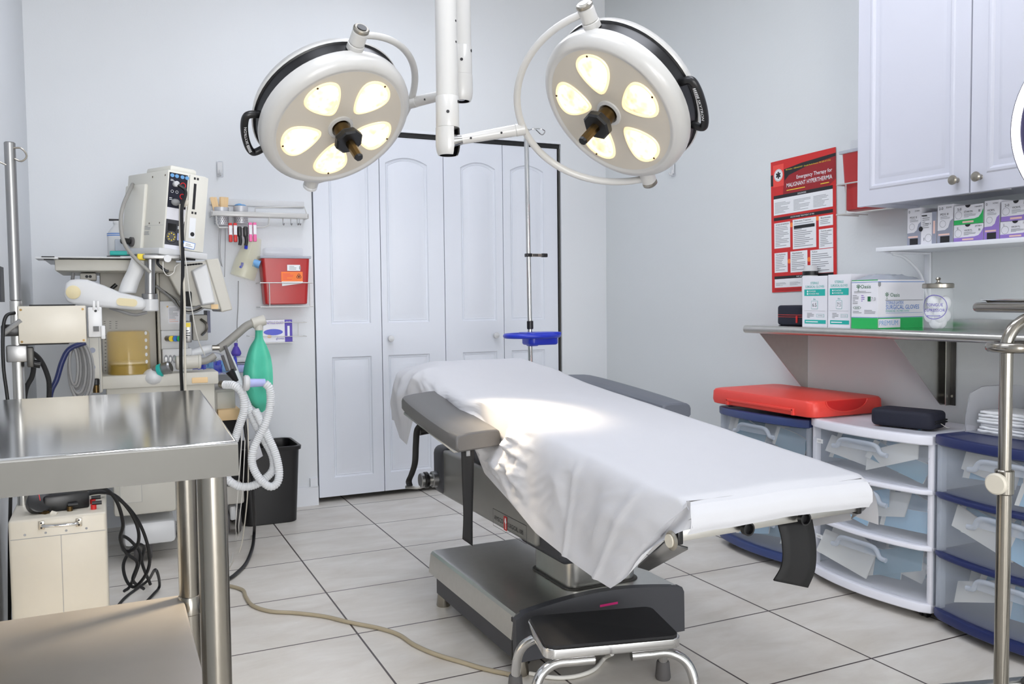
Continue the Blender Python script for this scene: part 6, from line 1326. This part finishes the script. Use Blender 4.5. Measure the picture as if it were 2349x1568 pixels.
# the monitor itself, leaning slightly
e0, e1 = ay(386, 388, yA-.02), ay(373, 570, yA-.02); upv = (e0-e1).normalized(); xv = V((cos(.4), sin(.4), 0)); xv = (xv-upv*xv.dot(upv)).normalized(); H = (e0-e1).length; Wm = .168; Dm = .36
t = thing('patient_monitor', 'white patient monitor box with cables plugged into its connector panel', 'monitor', e1)
T = frame(e1, xv, upv)                                               # X right, Y up, Z towards the room
m = MB(T); m.box((Wm/2, H/2, -Dm/2), (Wm, H, Dm), mon_m, bev=.006); m.box((-.004, H*.42, -Dm*.72), (.02, H*.86, Dm*.5), mon_m, bev=.008); m.box((Wm/2, H+.012, -Dm*.4), (Wm*.7, .03, Dm*.6), mon_m, bev=.012); m.build('case', t)
m = MB(T); m.box((Wm/2-.01, -.012, -Dm*.42), (Wm+.04, .026, Dm*1.02), whitep_m, bev=.004); m.box((Wm*.5, -.028, -Dm*.3), (Wm*.7, .008, Dm*.6), blackm_m); m.build('base_tray', t)
m = MB(T); I = Matrix.Identity(4); m.rect(.006, H*.53, Wm*.5, H*.97, cartn_m if 0 else navy_m, I, .001); m.rect(.006, H*.06, Wm*.5, H*.38, char_m, I, .001); m.rect(.006, H*.38, Wm*.5, H*.53, card_m, I, .001); m.rect(.006, H*.0, Wm*.5, H*.06, card_m, I, .001)
for k in range(4): m.disc(.018+k*.0195+(.004 if k > 1 else 0), H*.935, .0085, bluel_m, I, .0016, 16, .0075)
for x, y, r_ in ((.066, .83, .0125), (.066, .69, .0115)): m.ringp(x, H*y, r_, .0035, red_m, I, .0016)
for x in (.022, .042): m.ringp(x, H*.735, .006, .0014, paper_m, I, .0016)
m.lines(.012, H*.86, .03, H*.89, 2, paper_m, I, .0016); m.lines(.012, H*.62, .03, H*.66, 2, paper_m, I, .0016); m.ringp(.032, H*.165, .026, .003, ink_m, I, .0016); m.disc(.032, H*.165, .022, greyr_m, I, .0014)
for k in range(8): m.disc(.032+.014*cos(k*.8), H*.165+.014*sin(k*.8), .0028, yell_m, I, .002, 8)
m.rect(.014, H*.24, .05, H*.33, black_m, I, .0016); m.rect(.056, H*.27, .074, H*.31, paper_m, I, .002); m.rect(.056, H*.13, .07, H*.22, lav_m, I, .002); m.build('connector_panel', t)
m = MB(T); m.box((Wm*.75+.004, H*.5, .003), (Wm*.48, H*.97, .012), mon_m, bev=.003); m.rect(Wm*.64, H*.55, Wm*.71, H*.88, ink_m, I, .0095); m.rect(Wm*.6, H*.18, Wm*.76, H*.44, paper_m, I, .0096); m.disc(Wm*.69, H*.23, .009, ink_m, I, .0102)
for y in (.93, .49): m.rect(Wm*.63, H*y, Wm*.68, H*(y+.03), ink_m, I, .0095); m.rect(Wm*.71, H*y, Wm*.76, H*(y+.03), ink_m, I, .0095)
m.build('module', t)
m = MB(T); m.lathe([(.011, 0), (.012, .016), (.009, .02)], whitep_m, Matrix.Translation((.032, H*.83, .001))); m.ell((.034, H*.6, .012), (.018, .014, .014), greyc_m); m.ell((.078, H*.61, .012), (.01, .018, .014), cream_m); m.build('plug', t)
Ts = frame(T @ V((-.0005, 0, 0)), T.to_3x3() @ V((0, 0, 1)), upv)    # left side, X towards the room
m = MB(Ts)
for x, y in ((-.02, .93), (-.13, .93), (-.04, .33), (-.13, .33)): m.disc(x, H*y, .004, brass_m, I, .0006, 10)
m.lines(-.2, H*.18, -.11, H*.3, 7, inkg_m, I); m.rect(-.2, H*.06, -.17, H*.17, inkg_m, I); m.rect(-.26, H*.3, -.005, H*.302, inkg_m, I); m.build('side_labels', t)
m = MB(); p = Ts @ V((-.24, H*.09, .012)); d_ = Ts.to_3x3() @ V((0, 0, 1)); m.cyl(p, p+d_*.012, .02, greyr_m); m.cyl(p+d_*.012, p+d_*.05, .013, black_m, bev=.003); m.build('side_knob', t)
m = MB(); m.tube([T @ V((-.01, H*.86, -Dm*.8)), ay(283, 470, yA+.05), ay(277, 510, yA), ay(284, 555, yA-.03), ay(308, 590, yA-.04), ay(345, 625, yA-.04)], .0075, cuff_m, 10, 8); m.build('grey_cable', t)
m = MB(); m.tube([T @ V((.036, H*.82, .02)), T @ V((.062, H*.74, .035)), ay(417, 480, yA-.06), ay(419, 560, yA-.07), ay(419, 640, yA-.08), ay(416, 740, yA-.1), ay(415, 830, yA-.1), ay(418, 905, yA-.1), ay(422, 1000, yA-.1)], .0095, cordb_m, 10, 8, flat=.7); m.build('black_cable', t)
m = MB(); m.tube([T @ V((.05, H*.58, .02)), ay(413, 520, yA-.05), ay(413, 560, yA-.06), ay(418, 600, yA-.06), ay(423, 680, yA-.1), ay(424, 780, yA-.11), ay(426, 905, yA-.11), ay(430, 1000, yA-.11)], .0045, cream_m, 8, 8); m.tube([T @ V((.078, H*.58, .02)), ay(416, 545, yA-.07), ay(425, 590, yA-.07), ay(436, 680, yA-.05), ay(452, 770, yA), ay(470, 815, yA+.1)], .0022, whitec_m, 6, 8); m.build('cream_cable', t)
m = MB(); c = ay(432, 562, yA-.075); T2 = frame(c, (1, 0, -.25), (.25, 0, 1)); m.box((0, 0, 0), (.05, .026, .004), bluep_m, T2, bev=.001); m.rect(-.018, -.011, .023, .011, paper_m, T2, .0026); m.lines(-.01, -.006, .018, .006, 2, inkg_m, T2, .003); lab(m.build('cable_tag', t), 'white tag with a blue border')
m = MB(); m.tube([ay(374, 600, yA-.06), ay(375, 620, yA-.07), ay(385, 632, yA-.07), ay(398, 625, yA-.07), ay(402, 612, yA-.07), ay(410, 606, yA-.06)], .0016, whitec_m, 6, 6); m.tube([T @ V((Wm+.004, H*.75, -.06)), T @ V((Wm+.022, H*.68, -.06)), T @ V((Wm+.024, H*.6, -.06)), T @ V((Wm+.006, H*.5, -.06))], .0022, wood_m, 6, 6); m.build('thin_wire', t)

# ================================================================= CORDS ON THE FLOOR
def floor_tube(name_, lb, cat, pts, r, mm, seg=10):
    m = MB(); m.tube([az(x, y, r+.0005) for x, y in pts], r, mm, seg, 8); o = m.build(name_); return tag(o, lb, cat)
floor_tube('power_cord', 'tan power cord snaking across the tiles to the operating table base', 'cord', [(440, 1335), (490, 1338), (522, 1342), (556, 1352), (564, 1368), (580, 1388), (620, 1401), (680, 1405), (745, 1413), (800, 1426), (870, 1440), (915, 1455), (950, 1478), (1000, 1500), (1060, 1518), (1110, 1533), (1170, 1546)], .0068, tan_m)
m = MB(); m.tube([V((.62, -1.99, .045)), az(1385, 1510, .008), az(1362, 1535, .008), az(1320, 1550, .008), az(1270, 1553, .008), az(1215, 1543, .008)], .0065, whitec_m, 10, 8); o = m.build('grey_cord'); tag(o, 'pale grey cord looping under the step stool', 'cord')
m = MB(); q = [ay(560, 958, -.3), ay(566, 1010, -.3), ay(573, 1060, -.3), ay(580, 1120, -.25), ay(584, 1180, -.1)]+[az(x, y, .01) for x, y in ((583, 1222), (579, 1255), (565, 1290), (545, 1312), (521, 1328), (470, 1340))]; m.tube(q, .0075, cordb_m, 10, 8); o = m.build('black_hose'); tag(o, 'thick black hose dropping past the wastebasket and curving over the floor', 'hose')
for k, (P_, lb) in enumerate((([(556, 985, -.3), (551, 1060, -.3), (545, 1140, -.25), (541, 1200, -.22)], 'thin white line hanging beside the work table, nearest the table'), ([(563, 985, -.3), (560, 1060, -.3), (556, 1130, -.25), (548, 1200, -.2)], 'thin white line hanging beside the work table, next to the black hose'))):
    m = MB(); m.tube([ay(*p) for p in P_]+[az(541+k*4, 1235, .004), az(530-k*20, 1290, .004)], .0022, whitec_m, 6, 8); o = m.build('thin_line'); tag(o, lb, 'tube', 'thin lines beside the work table')
m = MB(); m.tube([ay(568, 960, -.31), ay(570, 1040, -.31), ay(568, 1130, -.28), ay(560, 1210, -.2), az(550, 1262, .004), az(522, 1308, .004)], .0026, cream_m, 6, 8); o = m.build('cream_line'); tag(o, 'thin cream line trailing from the breathing hoses onto the floor', 'tube')

# ================================================================= LIGHT
m = MB(); I = 0
for k, (x, y) in enumerate(((.55, -.7), (.95, -2.3), (-.3, -2.2))):
    tl_ = thing('ceiling_light', ('flat white ceiling light panel above the head of the operating table', 'flat white ceiling light panel nearest the right wall', 'flat white ceiling light panel nearest the left wall')[k], 'ceiling light', (x, y, ZC-.02))
    m = MB(); m.box2((x-.3, y-.6, ZC-.03), (x+.3, y+.6, ZC-.001), trim_m, bev=.004); m.build('frame', tl_)
    m = MB(); m.box2((x-.27, y-.57, ZC-.034), (x+.27, y+.57, ZC-.029), panel_m); m.build('diffuser', tl_)
def area(name_, loc, target, size, power, col):
    ld = bpy.data.lights.new(name_, 'AREA'); ld.shape = 'RECTANGLE'; ld.size, ld.size_y = size; ld.energy = power; ld.color = col
    o = bpy.data.objects.new(name_, ld); COL.objects.link(o); o.location = loc; o.rotation_euler = (V(target)-V(loc)).to_track_quat('-Z', 'Y').to_euler(); return o
area('front_fill', (.55, YF+.1, 1.3), (.55, 0, 1.3), (3.1, 2.0), 160, (.99, .99, 1))  # added fill lamp behind the camera to brighten walls, no window there
area('side_fill', (XL+.06, -5.7, 1.25), (2.1, -1.0, 1.1), (1.6, 2.1), 74, (1, .99, .98))  # added fill lamp on the left to lift right wall and drape, no doorway
w = bpy.data.worlds.new('world'); SC.world = w; w.use_nodes = True; w.node_tree.nodes['Background'].inputs[0].default_value = (.8, .87, 1, 1); w.node_tree.nodes['Background'].inputs[1].default_value = .3
SC.view_settings.view_transform = 'Standard'; SC.view_settings.look = 'None'; SC.view_settings.gamma = 1; SC.view_settings.use_curve_mapping = False
SC.view_settings.exposure = 0.38
SC.cycles.max_bounces = 10; SC.cycles.transparent_max_bounces = 16; SC.cycles.sample_clamp_indirect = 6
